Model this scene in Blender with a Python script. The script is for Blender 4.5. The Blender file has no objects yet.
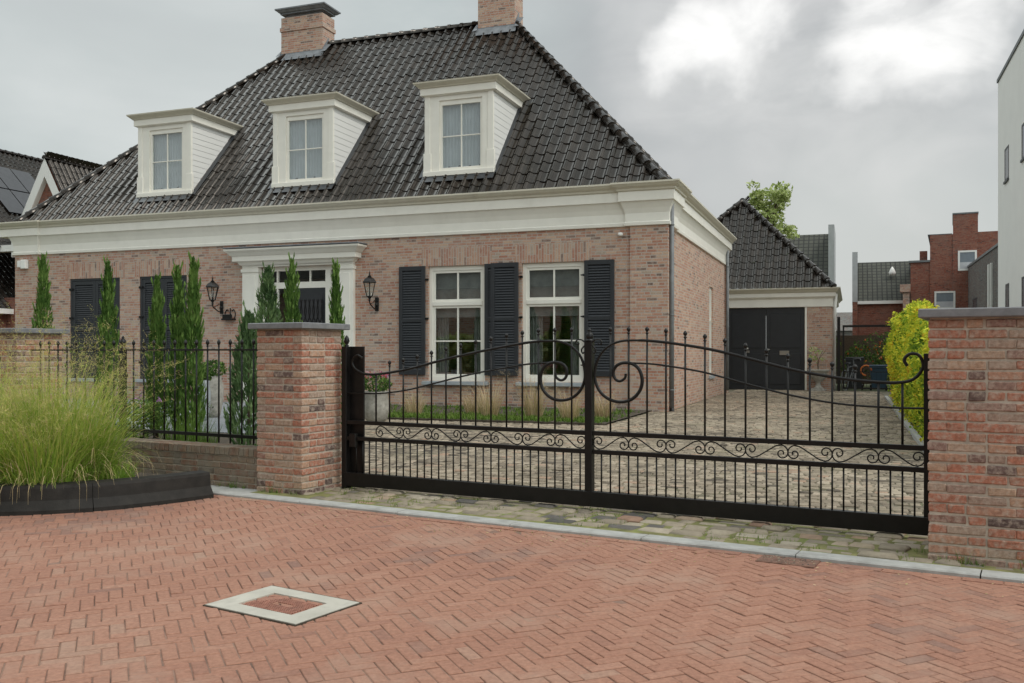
import bpy, bmesh, math, random
from mathutils import Vector, Matrix, noise
random.seed(7)
R = math.radians
scene = bpy.context.scene
col = bpy.data.collections.new('street_scene'); scene.collection.children.link(col)

# ------------------------------------------------------------------ materials
def new_mat(name):
    m = bpy.data.materials.new(name); m.use_nodes = True
    nt = m.node_tree; b = nt.nodes['Principled BSDF']
    return m, nt, b
def nd(nt, t, **kw):
    n = nt.nodes.new(t)
    for k, v in kw.items():
        if k in n.inputs.keys(): n.inputs[k].default_value = v
        else: setattr(n, k, v)
    return n
def ramp(nt, fac, stops, interp='LINEAR'):
    r = nt.nodes.new('ShaderNodeValToRGB'); r.color_ramp.interpolation = interp
    el = r.color_ramp.elements
    el[0].position, el[0].color = stops[0][0], (*stops[0][1], 1)
    el[1].position, el[1].color = stops[-1][0], (*stops[-1][1], 1)
    for p, c in stops[1:-1]:
        e = el.new(p); e.color = (*c, 1)
    nt.links.new(fac, r.inputs[0]); return r.outputs[0]
def mix(nt, f, a, b, mode='MIX'):
    n = nt.nodes.new('ShaderNodeMix'); n.data_type = 'RGBA'; n.blend_type = mode
    for sock, v in ((n.inputs[0], f), (n.inputs[6], a), (n.inputs[7], b)):
        if hasattr(v, 'links') or hasattr(v, 'is_output'): nt.links.new(v, sock)
        elif isinstance(v, (int, float)): sock.default_value = v
        else: sock.default_value = (*v, 1)
    return n.outputs[2]
def coords(nt, kind='Object'):
    return nt.nodes.new('ShaderNodeTexCoord').outputs[kind]
def noise_n(nt, vec, scale, detail=4, rough=.55, dist=0):
    n = nt.nodes.new('ShaderNodeTexNoise'); n.inputs['Scale'].default_value = scale
    n.inputs['Detail'].default_value = detail; n.inputs['Roughness'].default_value = rough
    n.inputs['Distortion'].default_value = dist
    if vec is not None: nt.links.new(vec, n.inputs['Vector'])
    return n.outputs[0]
def bump(nt, b, h, strength=.4, dist=.01):
    n = nt.nodes.new('ShaderNodeBump'); n.inputs['Strength'].default_value = strength
    n.inputs['Distance'].default_value = dist; nt.links.new(h, n.inputs['Height'])
    nt.links.new(n.outputs[0], b.inputs['Normal'])
def mth(nt, op, a, b=None, c=None):
    n = nt.nodes.new('ShaderNodeMath'); n.operation = op
    for i, v in enumerate((a, b, c)):
        if v is None: continue
        if isinstance(v, (int, float)): n.inputs[i].default_value = v
        else: nt.links.new(v, n.inputs[i])
    return n.outputs[0]

def plain(name, c, rough=.5, var=.12, scale=6, metal=0, spec=.5, bmp=0, bscale=60, dirt=None):
    m, nt, b = new_mat(name)
    v = coords(nt)
    n = noise_n(nt, v, scale, 5)
    lo = tuple(x*(1-var) for x in c); hi = tuple(min(1, x*(1+var)) for x in c)
    colr = ramp(nt, n, [(.3, lo), (.7, hi)])
    if dirt:
        n2 = noise_n(nt, v, dirt[1], 6, .65)
        f = ramp(nt, n2, [(.5, (0, 0, 0)), (.75, (dirt[2],)*3)])
        colr = mix(nt, f, colr, dirt[0])
    nt.links.new(colr, b.inputs['Base Color'])
    b.inputs['Roughness'].default_value = rough; b.inputs['Metallic'].default_value = metal
    b.inputs['Specular IOR Level'].default_value = spec
    if bmp: bump(nt, b, noise_n(nt, v, bscale, 4), bmp, .004)
    return m

BR = [(0, (.17, .125, .11)), (.06, (.24, .165, .14)), (.10, (.37, .185, .135)), (.4, (.43, .22, .16)), (.45, (.41, .25, .19)),
      (.66, (.47, .29, .215)), (.8, (.52, .36, .275)), (.93, (.44, .33, .265)), (1, (.38, .31, .26))]
def sc(stops, k, tint=(1, 1, 1)): return [(p, tuple(min(1, x*k*t) for x, t in zip(c, tint))) for p, c in stops]

def brick_tex(name, k=1, mortar=(.40, .35, .30), bw=.22, bh=.0625, rotated=False, stops=None, tint=(1, 1, 1), ms=.009, rng=(0, 1)):
    m, nt, b = new_mat(name)
    uv = coords(nt, 'UV')
    mp = nt.nodes.new('ShaderNodeMapping'); nt.links.new(uv, mp.inputs[0])
    if rotated: mp.inputs['Rotation'].default_value = (0, 0, R(90))
    # slight waviness of the joints
    wn = nt.nodes.new('ShaderNodeTexNoise'); wn.inputs['Scale'].default_value = 9; nt.links.new(mp.outputs[0], wn.inputs['Vector'])
    vm = nt.nodes.new('ShaderNodeVectorMath'); vm.operation = 'MULTIPLY_ADD'
    nt.links.new(wn.outputs[1], vm.inputs[0]); vm.inputs[1].default_value = (.008, .008, 0); nt.links.new(mp.outputs[0], vm.inputs[2])
    t = nt.nodes.new('ShaderNodeTexBrick'); nt.links.new(vm.outputs[0], t.inputs['Vector'])
    t.inputs['Scale'].default_value = 1; t.inputs['Brick Width'].default_value = bw; t.inputs['Row Height'].default_value = bh
    t.inputs['Mortar Size'].default_value = ms; t.inputs['Mortar Smooth'].default_value = .25
    t.inputs['Color1'].default_value = (0, 0, 0, 1); t.inputs['Color2'].default_value = (1, 1, 1, 1); t.inputs['Mortar'].default_value = (.5, .5, .5, 1)
    t.offset = .5; t.squash = .55; t.squash_frequency = 3
    c = ramp(nt, t.outputs['Color'], sc(stops or BR, k, tint))
    n = noise_n(nt, uv, 45, 5, .7)
    c = mix(nt, .6, c, ramp(nt, n, [(.25, (.25, .23, .21)), (.75, (.72, .66, .6))]), 'OVERLAY')
    n3 = noise_n(nt, uv, 11, 4, .6)
    c = mix(nt, ramp(nt, n3, [(.48, (0, 0, 0)), (.7, (.55, .55, .55))]), c, (.50*k, .40*k, .33*k))
    big = noise_n(nt, uv, .9, 4)
    c = mix(nt, ramp(nt, big, [(.45, (0, 0, 0)), (.75, (.3, .3, .3))]), c, (.46*k, .38*k, .32*k))
    c = mix(nt, t.outputs['Fac'], c, mortar)
    nt.links.new(c, b.inputs['Base Color']); b.inputs['Roughness'].default_value = .9
    b.inputs['Specular IOR Level'].default_value = .2
    h = mth(nt, 'SUBTRACT', mth(nt, 'MULTIPLY', n, .5), t.outputs['Fac'])
    bump(nt, b, h, .6, .008)
    return m

def tone_mat(name, stops, rough=.85, nscale=30, nmix=.35, bmp=.5, spec=.25, patch=None, trans=0):
    """colour picked per stone / brick / leaf from the face attribute 'tone'"""
    m, nt, b = new_mat(name)
    a = nt.nodes.new('ShaderNodeAttribute'); a.attribute_name = 'tone'
    c = ramp(nt, a.outputs['Fac'], stops)
    v = coords(nt)
    if nmix:
        n = noise_n(nt, v, nscale, 6, .7)
        c = mix(nt, nmix, c, ramp(nt, n, [(.25, (.22, .2, .18)), (.75, (.68, .66, .64))]), 'OVERLAY')
        if bmp: bump(nt, b, n, bmp, .004)
    if patch:
        n2 = noise_n(nt, v, patch[1], 5, .7)
        c = mix(nt, ramp(nt, n2, [(patch[3], (0, 0, 0)), (patch[3]+.2, (patch[2],)*3)]), c, patch[0])
    nt.links.new(c, b.inputs['Base Color']); b.inputs['Roughness'].default_value = rough
    b.inputs['Specular IOR Level'].default_value = spec
    if trans:
        out = nt.nodes['Material Output']
        tr = nt.nodes.new('ShaderNodeBsdfTranslucent'); nt.links.new(c, tr.inputs[0])
        ms = nt.nodes.new('ShaderNodeMixShader'); ms.inputs[0].default_value = trans
        nt.links.new(b.outputs[0], ms.inputs[1]); nt.links.new(tr.outputs[0], ms.inputs[2])
        nt.links.new(ms.outputs[0], out.inputs[0])
    return m

def glass_mat(name, tint=(.9, .93, .93)):
    m, nt, b = new_mat(name); nt.nodes.remove(b)
    out = nt.nodes['Material Output']
    g = nt.nodes.new('ShaderNodeBsdfGlossy'); g.inputs['Roughness'].default_value = .01; g.inputs[0].default_value = (1, 1, 1, 1)
    t = nt.nodes.new('ShaderNodeBsdfTransparent'); t.inputs[0].default_value = (*tint, 1)
    lw = nt.nodes.new('ShaderNodeLayerWeight'); lw.inputs[0].default_value = .5
    fm = mth(nt, 'ADD', mth(nt, 'MULTIPLY', mth(nt, 'POWER', lw.outputs['Facing'], 4.0), .8), .10)
    ms = nt.nodes.new('ShaderNodeMixShader'); nt.links.new(fm, ms.inputs[0])
    nt.links.new(t.outputs[0], ms.inputs[1]); nt.links.new(g.outputs[0], ms.inputs[2]); nt.links.new(ms.outputs[0], out.inputs[0])
    return m

M = {}
M['house_brick'] = brick_tex('house_brick', 1.12, mortar=(.47, .41, .36), tint=(.98, 1, 1))
M['house_soldier'] = brick_tex('house_soldier_brick', 1.12, mortar=(.47, .41, .36), tint=(.98, 1, 1), rotated=True, bw=.42)
M['red_brick'] = brick_tex('far_red_brick', .58, tint=(1.12, .66, .58), mortar=(.2, .12, .1))
M['grey_brick'] = brick_tex('far_grey_brick', .62, tint=(.60, .92, 1.15), mortar=(.14, .14, .145))
M['pillar_brick'] = tone_mat('pillar_brick', sc([(0, (.12, .085, .08)), (.05, (.16, .11, .10)), (.09, (.28, .17, .14)), (.13, (.42, .19, .13)), (.35, (.46, .20, .135)), (.5, (.43, .235, .17)), (.62, (.48, .29, .20)), (.75, (.50, .35, .255)), (.88, (.40, .30, .24)), (1, (.32, .20, .17))], .9), .92, 42, 1.0, 1.0, patch=((.46, .37, .30), 26, .75, .46))
M['wall_brick'] = tone_mat('low_wall_brick', sc(BR, .55, (.92, 1.0, .92)), .92, 34, .9, .8, patch=((.22, .185, .145), 8, .85, .38))
M['mortar'] = plain('mortar', (.44, .38, .31), .95, .2, 30, bmp=.4)
M['white'] = plain('cream_paint', (.86, .83, .75), .38, .03, 3, dirt=((.6, .56, .48), 2.2, .22))
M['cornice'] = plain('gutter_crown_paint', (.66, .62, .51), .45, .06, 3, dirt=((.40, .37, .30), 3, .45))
M['render_white'] = plain('white_render', (.85, .835, .795), .8, .03, 1.2)
M['siding'] = None
M['shutter'] = plain('shutter_paint', (.027, .0295, .034), .42, .1, 8)
M['iron'] = plain('black_iron', (.0075, .0065, .006), .42, .3, 12, spec=.35, bmp=.15, bscale=90)
M['zinc'] = plain('zinc', (.17, .18, .185), .6, .2, 5, metal=.1)
M['lead'] = plain('lead', (.19, .20, .215), .6, .25, 6, bmp=.2, bscale=12)
M['bluestone'] = plain('bluestone', (.17, .172, .18), .6, .16, 14, bmp=.25, bscale=80, dirt=((.3, .3, .29), 9, .5))
M['sill'] = plain('sill_stone', (.36, .39, .41), .5, .1, 8)
M['concrete'] = plain('concrete', (.46, .43, .37), .9, .15, 10, bmp=.35, bscale=120, dirt=((.22, .21, .17), 5, .6))
M['kerb'] = plain('kerb_concrete', (.36, .355, .335), .9, .14, 12, bmp=.3, bscale=130, dirt=((.15, .14, .12), 4, .6))
M['planter'] = plain('planter_concrete', (.022, .0195, .017), .7, .3, 10, spec=.25, bmp=.5, bscale=60, dirt=((.035, .03, .025), 5, .5))
M['soil'] = plain('soil', (.065, .05, .035), 1, .4, 14, bmp=.8, bscale=40)
M['sand_joint'] = plain('joint_sand', (.21, .125, .092), 1, .5, 5, bmp=.3, bscale=80, dirt=((.32, .21, .15), 2.2, .95))
M['sett_joint'] = plain('sett_joint', (.16, .14, .10), 1, .3, 12, bmp=.5, bscale=60, dirt=((.09, .13, .03), 2.2, .8))
M['moss_joint'] = plain('moss_joint', (.17, .16, .06), 1, .4, 9, bmp=.8, bscale=70, dirt=((.15, .21, .035), 6, .9))
M['slab'] = plain('grey_slab', (.21, .22, .235), .8, .12, 3)
M['ground'] = plain('ground', (.06, .075, .03), 1, .35, 1.2, bmp=.5, bscale=20, dirt=((.10, .085, .06), 3, .8))
M['asphalt_red'] = plain('worn_red_paving', (.33, .16, .11), .95, .15, 5)
M['far_tile'] = None
M['garage_door'] = plain('garage_door_paint', (.019, .0205, .0235), .5, .12, 5)
M['brass'] = plain('handle_metal', (.35, .33, .3), .35, .1, 9, metal=.8)
M['curtain'] = plain('curtain', (.52, .52, .54), .9, .1, 3)
M['dark_curtain'] = plain('dark_curtain', (.24, .23, .22), .95, .2, 5)
M['pale_coping'] = plain('pale_coping', (.42, .43, .43), .7, .1, 3)
M['far_pane'] = plain('far_pane', (.20, .23, .26), .15, .1, 3)
M['glass'] = glass_mat('window_glass')
M['solar'] = plain('solar_cell', (.05, .05, .055), .25, .1, 4)
M['terracotta'] = plain('terracotta', (.3, .12, .07), .8, .2, 10)
M['urn'] = plain('urn_stone', (.36, .34, .30), .85, .25, 14, bmp=.5, bscale=30, dirt=((.12, .12, .10), 9, .7))
M['bark'] = plain('bark', (.09, .065, .045), 1, .3, 20, bmp=.6)
M['bin'] = plain('dark_plastic', (.03, .032, .035), .5, .1, 5)
M['blue'] = plain('blue_plastic', (.03, .065, .10), .5, .1, 5)
M['orange'] = plain('orange_plastic', (.6, .16, .03), .5, .1, 5)
M['road_brick'] = tone_mat('road_brick', [(0, (.25, .145, .115)), (.1, (.285, .152, .113)), (.25, (.32, .165, .118)), (.7, (.345, .183, .13)), (.93, (.365, .20, .145)), (1, (.35, .215, .16))],
                           .9, 40, .6, .6, patch=((.37, .255, .195), 1.1, .6, .50))
M['sett'] = tone_mat('sett', [(0, (.11, .092, .072)), (.25, (.20, .165, .125)), (.6, (.295, .245, .185)), (.85, (.39, .33, .255)), (1, (.34, .235, .17))],
                     .85, 18, .4, .6, patch=((.22, .21, .12), 1.1, .35, .52))
M['apron_sett'] = tone_mat('apron_sett', [(0, (.09, .085, .08)), (.14, (.13, .12, .11)), (.26, (.23, .195, .15)), (.55, (.31, .265, .20)), (.8, (.39, .34, .27)), (.92, (.36, .26, .185)), (1, (.28, .18, .13))],
                           .85, 16, .5, .8, patch=((.17, .20, .06), 7, .5, .57))
G_ = lambda *a, **k: tone_mat(*a, nmix=0, rough=.75, spec=.15, trans=.3, **k)
M['cypress'] = G_('cypress_leaf', [(0, (.04, .09, .018)), (.5, (.10, .19, .04)), (1, (.21, .32, .08))])
M['conifer'] = G_('conifer_leaf', [(0, (.045, .09, .035)), (.5, (.12, .20, .08)), (1, (.25, .35, .15))])
M['tree_leaf'] = G_('tree_leaf', [(0, (.22, .28, .07)), (.5, (.42, .50, .18)), (1, (.62, .66, .34))])
M['hedge_leaf'] = G_('yellow_hedge_leaf', [(0, (.07, .15, .02)), (.3, (.27, .40, .035)), (.6, (.60, .62, .055)), (.8, (.74, .70, .07)), (.95, (.76, .62, .04)), (1, (.6, .34, .04))])
M['shrub_leaf'] = G_('shrub_leaf', [(0, (.03, .06, .015)), (.6, (.09, .17, .04)), (1, (.20, .30, .07))])
M['grass_blade'] = G_('ornamental_grass_blade', [(0, (.13, .26, .03)), (.4, (.27, .42, .06)), (.75, (.48, .50, .12)), (1, (.60, .47, .26))])
M['straw'] = G_('straw_blade', [(0, (.24, .26, .09)), (.5, (.50, .40, .22)), (1, (.62, .48, .32))])
M['lawn'] = G_('lawn_blade', [(0, (.05, .10, .02)), (.6, (.11, .19, .03)), (1, (.22, .28, .07))])
M['pink'] = G_('flower_petal', [(0, (.4, .04, .06)), (.6, (.5, .09, .14)), (1, (.55, .25, .5))])
M['lilac'] = G_('lilac_petal', [(0, (.35, .15, .38)), (1, (.55, .30, .52))])

def siding_mat():
    m, nt, b = new_mat('white_boarding')
    s = nt.nodes.new('ShaderNodeSeparateXYZ'); nt.links.new(coords(nt), s.inputs[0])
    f = mth(nt, 'FRACT', mth(nt, 'MULTIPLY', s.outputs[2], 7.0))
    bump(nt, b, ramp(nt, f, [(0, (0, 0, 0)), (.08, (1, 1, 1)), (1, (.6, .6, .6))]), .8, .012)
    b.inputs['Base Color'].default_value = (.78, .77, .74, 1); b.inputs['Roughness'].default_value = .5
    return m
M['siding'] = siding_mat()
def glazed_tile():
    m, nt, b = new_mat('glazed_black_tile')
    v = coords(nt)
    a = nt.nodes.new('ShaderNodeAttribute'); a.attribute_name = 'tone'
    c = ramp(nt, a.outputs['Fac'], [(0, (.010, .008, .006)), (.6, (.017, .013, .0105)), (1, (.028, .022, .018))])
    n = noise_n(nt, v, 3.0, 6, .7)
    c = mix(nt, ramp(nt, n, [(.5, (0, 0, 0)), (.72, (.3, .3, .3))]), c, (.045, .038, .028))
    nt.links.new(c, b.inputs['Base Color'])
    nt.links.new(ramp(nt, n, [(.35, (.12,)*3), (.7, (.26,)*3)]), b.inputs['Roughness'])
    b.inputs['Specular IOR Level'].default_value = .5; b.inputs['Specular Tint'].default_value = (1, .93, .85, 1)
    return m
M['tile'] = glazed_tile()
def far_tile():
    m, nt, b = new_mat('far_roof_tile')
    uv = coords(nt, 'UV'); t = nt.nodes.new('ShaderNodeTexBrick'); nt.links.new(uv, t.inputs[0])
    t.inputs['Scale'].default_value = 1; t.inputs['Brick Width'].default_value = .27; t.inputs['Row Height'].default_value = .30
    t.inputs['Mortar Size'].default_value = .04; t.offset = 0; t.inputs['Mortar Smooth'].default_value = .6
    t.inputs['Color1'].default_value = (.06, .062, .048, 1); t.inputs['Color2'].default_value = (.08, .08, .062, 1); t.inputs['Mortar'].default_value = (.02, .02, .017, 1)
    nt.links.new(t.outputs[0], b.inputs['Base Color']); b.inputs['Roughness'].default_value = .7
    bump(nt, b, mth(nt, 'SUBTRACT', 1, t.outputs['Fac']), .8, .04)
    return m
M['far_tile'] = far_tile()

# ------------------------------------------------------------------ mesh helpers
class MB:
    def __init__(s): s.v = []; s.f = []; s.t = []; s.sm = []
    def quad(s, a, b, c, d, tone=.5, smooth=False):
        i = len(s.v); s.v += [a, b, c, d]; s.f.append((i, i+1, i+2, i+3)); s.t.append(tone); s.sm.append(smooth)
    def tri(s, a, b, c, tone=.5):
        i = len(s.v); s.v += [a, b, c]; s.f.append((i, i+1, i+2)); s.t.append(tone); s.sm.append(False)
    def poly(s, pts, tone=.5):
        i = len(s.v); s.v += list(pts); s.f.append(tuple(range(i, i+len(pts)))); s.t.append(tone); s.sm.append(False)
    def box(s, x0, x1, y0, y1, z0, z1, tone=.5, b=0, jit=0):
        if x1 < x0: x0, x1 = x1, x0
        if y1 < y0: y0, y1 = y1, y0
        if b:                                     # chamfered box
            P = []
            for (x, sx) in ((x0, 1), (x1, -1)):
                for (y, sy) in ((y0, 1), (y1, -1)):
                    for (z, sz) in ((z0, 1), (z1, -1)):
                        j = (random.uniform(-jit, jit), random.uniform(-jit, jit), random.uniform(-jit, jit))
                        P.append(((x+j[0], y+sy*b+j[1], z+sz*b+j[2]), (x+sx*b+j[0], y+j[1], z+sz*b+j[2]), (x+sx*b+j[0], y+sy*b+j[1], z+j[2])))
            i = len(s.v)
            for p in P: s.v += list(p)
            I = lambda ix, iy, iz, k: i+3*(ix*4+iy*2+iz)+k
            F = []
            for ix in (0, 1): q = [I(ix, 0, 0, 0), I(ix, 1, 0, 0), I(ix, 1, 1, 0), I(ix, 0, 1, 0)]; F.append(q if ix else q[::-1])
            for iy in (0, 1): q = [I(0, iy, 0, 1), I(1, iy, 0, 1), I(1, iy, 1, 1), I(0, iy, 1, 1)]; F.append(q[::-1] if iy else q)
            for iz in (0, 1): q = [I(0, 0, iz, 2), I(1, 0, iz, 2), I(1, 1, iz, 2), I(0, 1, iz, 2)]; F.append(q if iz else q[::-1])
            for iy in (0, 1):
                for iz in (0, 1): F.append([I(0, iy, iz, 1), I(1, iy, iz, 1), I(1, iy, iz, 2), I(0, iy, iz, 2)])
            for ix in (0, 1):
                for iz in (0, 1): F.append([I(ix, 0, iz, 0), I(ix, 1, iz, 0), I(ix, 1, iz, 2), I(ix, 0, iz, 2)])
                for iy in (0, 1): F.append([I(ix, iy, 0, 0), I(ix, iy, 1, 0), I(ix, iy, 1, 1), I(ix, iy, 0, 1)])
                for iy in (0, 1):
                    for iz in (0, 1): F.append([I(ix, iy, iz, 0), I(ix, iy, iz, 1), I(ix, iy, iz, 2)])
            for q in F: s.f.append(tuple(q)); s.t.append(tone); s.sm.append(False)
            return
        i = len(s.v)
        s.v += [(x0, y0, z0), (x1, y0, z0), (x1, y1, z0), (x0, y1, z0), (x0, y0, z1), (x1, y0, z1), (x1, y1, z1), (x0, y1, z1)]
        for q in ((3, 2, 1, 0), (4, 5, 6, 7), (0, 1, 5, 4), (1, 2, 6, 5), (2, 3, 7, 6), (3, 0, 4, 7)):
            s.f.append(tuple(i+k for k in q)); s.t.append(tone); s.sm.append(False)
    def tube(s, pts, r, sides=6, tone=.5, closed_ends=True, rfun=None):
        pts = [Vector(p) for p in pts]; n = len(pts); i0 = len(s.v)
        T = []
        for k in range(n):
            a = pts[max(k-1, 0)]; b = pts[min(k+1, n-1)]; T.append((b-a).normalized())
        up = Vector((0, 0, 1)) if abs(T[0].z) < .9 else Vector((0, 1, 0))
        N = (up-T[0]*up.dot(T[0])).normalized()
        for k in range(n):
            N = (N-T[k]*N.dot(T[k])).normalized(); B = T[k].cross(N)
            rr = rfun(k/(n-1)) if rfun else r
            for j in range(sides):
                a = 2*math.pi*(j+.5)/sides
                s.v.append(tuple(pts[k]+N*(math.cos(a)*rr)+B*(math.sin(a)*rr)))
        for k in range(n-1):
            for j in range(sides):
                j2 = (j+1) % sides
                s.f.append((i0+k*sides+j, i0+k*sides+j2, i0+(k+1)*sides+j2, i0+(k+1)*sides+j)); s.t.append(tone); s.sm.append(sides > 4)
        if closed_ends:
            s.f.append(tuple(i0+j for j in range(sides))[::-1]); s.t.append(tone); s.sm.append(False)
            s.f.append(tuple(i0+(n-1)*sides+j for j in range(sides))); s.t.append(tone); s.sm.append(False)
    def lathe(s, c, prof, n=12, tone=.5, a0=0):
        cx, cy, cz = c; i0 = len(s.v)
        for (r, z) in prof:
            for j in range(n):
                a = a0+2*math.pi*j/n; s.v.append((cx+r*math.cos(a), cy+r*math.sin(a), cz+z))
        for k in range(len(prof)-1):
            for j in range(n):
                j2 = (j+1) % n
                s.f.append((i0+k*n+j, i0+k*n+j2, i0+(k+1)*n+j2, i0+(k+1)*n+j)); s.t.append(tone); s.sm.append(n > 6)
        s.f.append(tuple(i0+j for j in range(n))[::-1]); s.t.append(tone); s.sm.append(False)
        k = len(prof)-1
        s.f.append(tuple(i0+k*n+j for j in range(n))); s.t.append(tone); s.sm.append(False)
    def ring(s, rect, prof, close_top=False):
        """profile (offset, z) swept round a rectangle with mitred corners"""
        x0, x1, y0, y1 = rect
        for (o1, z1), (o2, z2) in zip(prof[:-1], prof[1:]):
            A = [(x0-o1, y0-o1, z1), (x1+o1, y0-o1, z1), (x1+o1, y1+o1, z1), (x0-o1, y1+o1, z1)]
            B = [(x0-o2, y0-o2, z2), (x1+o2, y0-o2, z2), (x1+o2, y1+o2, z2), (x0-o2, y1+o2, z2)]
            for k in range(4): s.quad(A[k], A[(k+1) % 4], B[(k+1) % 4], B[k])
        if close_top:
            o, z = prof[-1]; s.quad((x0-o, y0-o, z), (x1+o, y0-o, z), (x1+o, y1+o, z), (x0-o, y1+o, z))
    def build(s, name, mat, parent=None, uv=False, clip=None, loc=None, rotz=0):
        me = bpy.data.meshes.new(name)
        me.from_pydata([tuple(p) for p in s.v], [], s.f)
        me.materials.append(M[mat] if isinstance(mat, str) else mat)
        at = me.attributes.new('tone', 'FLOAT', 'FACE'); at.data.foreach_set('value', s.t)
        me.polygons.foreach_set('use_smooth', s.sm)
        if clip:
            bm = bmesh.new(); bm.from_mesh(me)
            for co, no in clip:
                bmesh.ops.bisect_plane(bm, geom=bm.verts[:]+bm.edges[:]+bm.faces[:], plane_co=co, plane_no=no, clear_outer=True)
            bm.to_mesh(me); bm.free()
        if uv:
            l = me.uv_layers.new(name='UVMap')
            for p in me.polygons:
                n = p.normal
                for li in p.loop_indices:
                    x, y, z = me.vertices[me.loops[li].vertex_index].co
                    if abs(n.z) > .8: q = (x, y)
                    elif abs(n.x) > abs(n.y): q = (y, z if abs(n.z) < .1 else z/max(.2, math.sqrt(1-n.z*n.z)))
                    else: q = (x, z if abs(n.z) < .1 else z/max(.2, math.sqrt(1-n.z*n.z)))
                    l.data[li].uv = q
        me.update()
        o = bpy.data.objects.new(name, me); col.objects.link(o)
        if parent: o.parent = parent
        if loc: o.location = loc
        if rotz: o.rotation_euler = (0, 0, rotz)
        return o
def thing(name, label, cat, loc=(0, 0, 0), rotz=0, group=None):
    o = bpy.data.objects.new(name, None); col.objects.link(o); o.empty_display_size = .2
    o.location = loc; o.rotation_euler = (0, 0, rotz); o['label'] = label; o['category'] = cat
    if group: o['group'] = group
    return o
def tag(o, label, cat, group=None, kind=None):
    o['label'] = label; o['category'] = cat
    if group: o['group'] = group
    if kind: o['kind'] = kind
    return o
def struct(o, label=None):
    o['kind'] = 'structure'
    if label: o['label'] = label
    return o
def stuff(o, label, cat):
    o['kind'] = 'stuff'; o['label'] = label; o['category'] = cat; return o
def dup(o, parent=None):
    c = o.copy(); col.objects.link(c); c.parent = parent
    for ch in list(o.children): dup(ch, c)
    return c
def smooth_pts(pts, n=6):
    P = [Vector(p) for p in pts]; out = []
    for i in range(len(P)-1):
        p0 = P[max(i-1, 0)]; p1 = P[i]; p2 = P[i+1]; p3 = P[min(i+2, len(P)-1)]
        for k in range(n):
            t = k/n
            out.append(.5*((2*p1)+(p2-p0)*t+(2*p0-5*p1+4*p2-p3)*t*t+(-p0+3*p1-3*p2+p3)*t**3))
    out.append(P[-1]); return [tuple(p) for p in out]

# frames: HOUSE origin = front right corner of the brickwork at the ground; local x right, y back
HO = Vector((3.197, 18.934, 0)); HA = math.atan2(-.34522, .93852)
GO = Vector((-1.8103, 7.9655, 0)); GA = math.atan2(-.47496, .88001)      # gate frame: front right corner of left pillar
def hw(x, y, z=0): return HO+Matrix.Rotation(HA, 3, 'Z') @ Vector((x, y, z))
def gw(x, y, z=0): return GO+Matrix.Rotation(GA, 3, 'Z') @ Vector((x, y, z))

# ------------------------------------------------------------------ ground sheets
b = MB(); b.quad((-400, -200, -.06), (400, -200, -.06), (400, 700, -.06), (-400, 700, -.06))
struct(b.build('ground', 'ground'))
KD = Vector((.8660, -.5, 0)); KN = Vector((.5, .8660, 0)); K0 = Vector((0, 6.581, 0))      # front line of the kerb
def kp(a, d, z=0): p = K0+KD*a+KN*d; return (p.x, p.y, z)
b = MB(); b.quad(kp(-22, -30, -.0045), kp(22, -30, -.0045), kp(22, .02, -.0045), kp(-22, .02, -.0045))
struct(b.build('road_bed', 'sand_joint'))
# herringbone clinker road
def pavers():
    b = MB(); L, W = .163, .0645; ang = math.atan2(.392, .92)+R(.5)
    ex = Vector((math.cos(ang), math.sin(ang), 0)); ey = Vector((-math.sin(ang), math.cos(ang), 0)); o = Vector((-.2, 4.2, 0))
    j = .0019
    def brick(x0, x1, y0, y1):
        c = o+ex*((x0+x1)/2)+ey*((y0+y1)/2)
        if c.y < .3 or abs(c.x) > 9.5 or c.y > 13: return
        d = (c-K0).dot(KN)
        if d > .05: return
        if (c.x < -3.8 and c.y > 8.3): return
        z = random.gauss(0, .0012)+.004*noise.noise(c*.7); tx = random.gauss(0, .006); ty = random.gauss(0, .006)
        t = min(1, max(0, .5+.6*noise.noise(c*.8)+random.gauss(0, .17)))
        e = .0035
        def P(x, y, dz): p = o+ex*x+ey*y; return (p.x, p.y, z+dz+(x-(x0+x1)/2)*tx+(y-(y0+y1)/2)*ty)
        X0, X1, Y0, Y1 = x0+j+random.uniform(0, .0018), x1-j-random.uniform(0, .0018), y0+j+random.uniform(0, .0018), y1-j-random.uniform(0, .0018)
        bt = [P(X0, Y0, -.010), P(X1, Y0, -.010), P(X1, Y1, -.010), P(X0, Y1, -.010)]
        md = [P(X0, Y0, -.0025), P(X1, Y0, -.0025), P(X1, Y1, -.0025), P(X0, Y1, -.0025)]
        tp = [P(X0+e, Y0+e, 0), P(X1-e, Y0+e, 0), P(X1-e, Y1-e, 0), P(X0+e, Y1-e, 0)]
        i = len(b.v); b.v += bt+md+tp
        b.f.append((i+8, i+9, i+10, i+11)); b.t.append(t); b.sm.append(False)
        for k in range(4):
            k2 = (k+1) % 4
            b.f.append((i+k, i+k2, i+4+k2, i+4+k)); b.f.append((i+4+k, i+4+k2, i+8+k2, i+8+k)); b.t += [t, t]; b.sm += [False, False]
    for m_ in range(-68, 69):
        for k in range(-205, 206):
            x = k*W+m_*L; y = k*W-m_*L
            p = o+ex*x+ey*y
            if abs(p.x) > 10.5 or p.y < 0 or p.y > 13.5: continue
            brick(x, x+L, y, y+W); brick(x, x+W, y+W, y+W+L)
    struct(b.build('road', 'road_brick'))
pavers()
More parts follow.
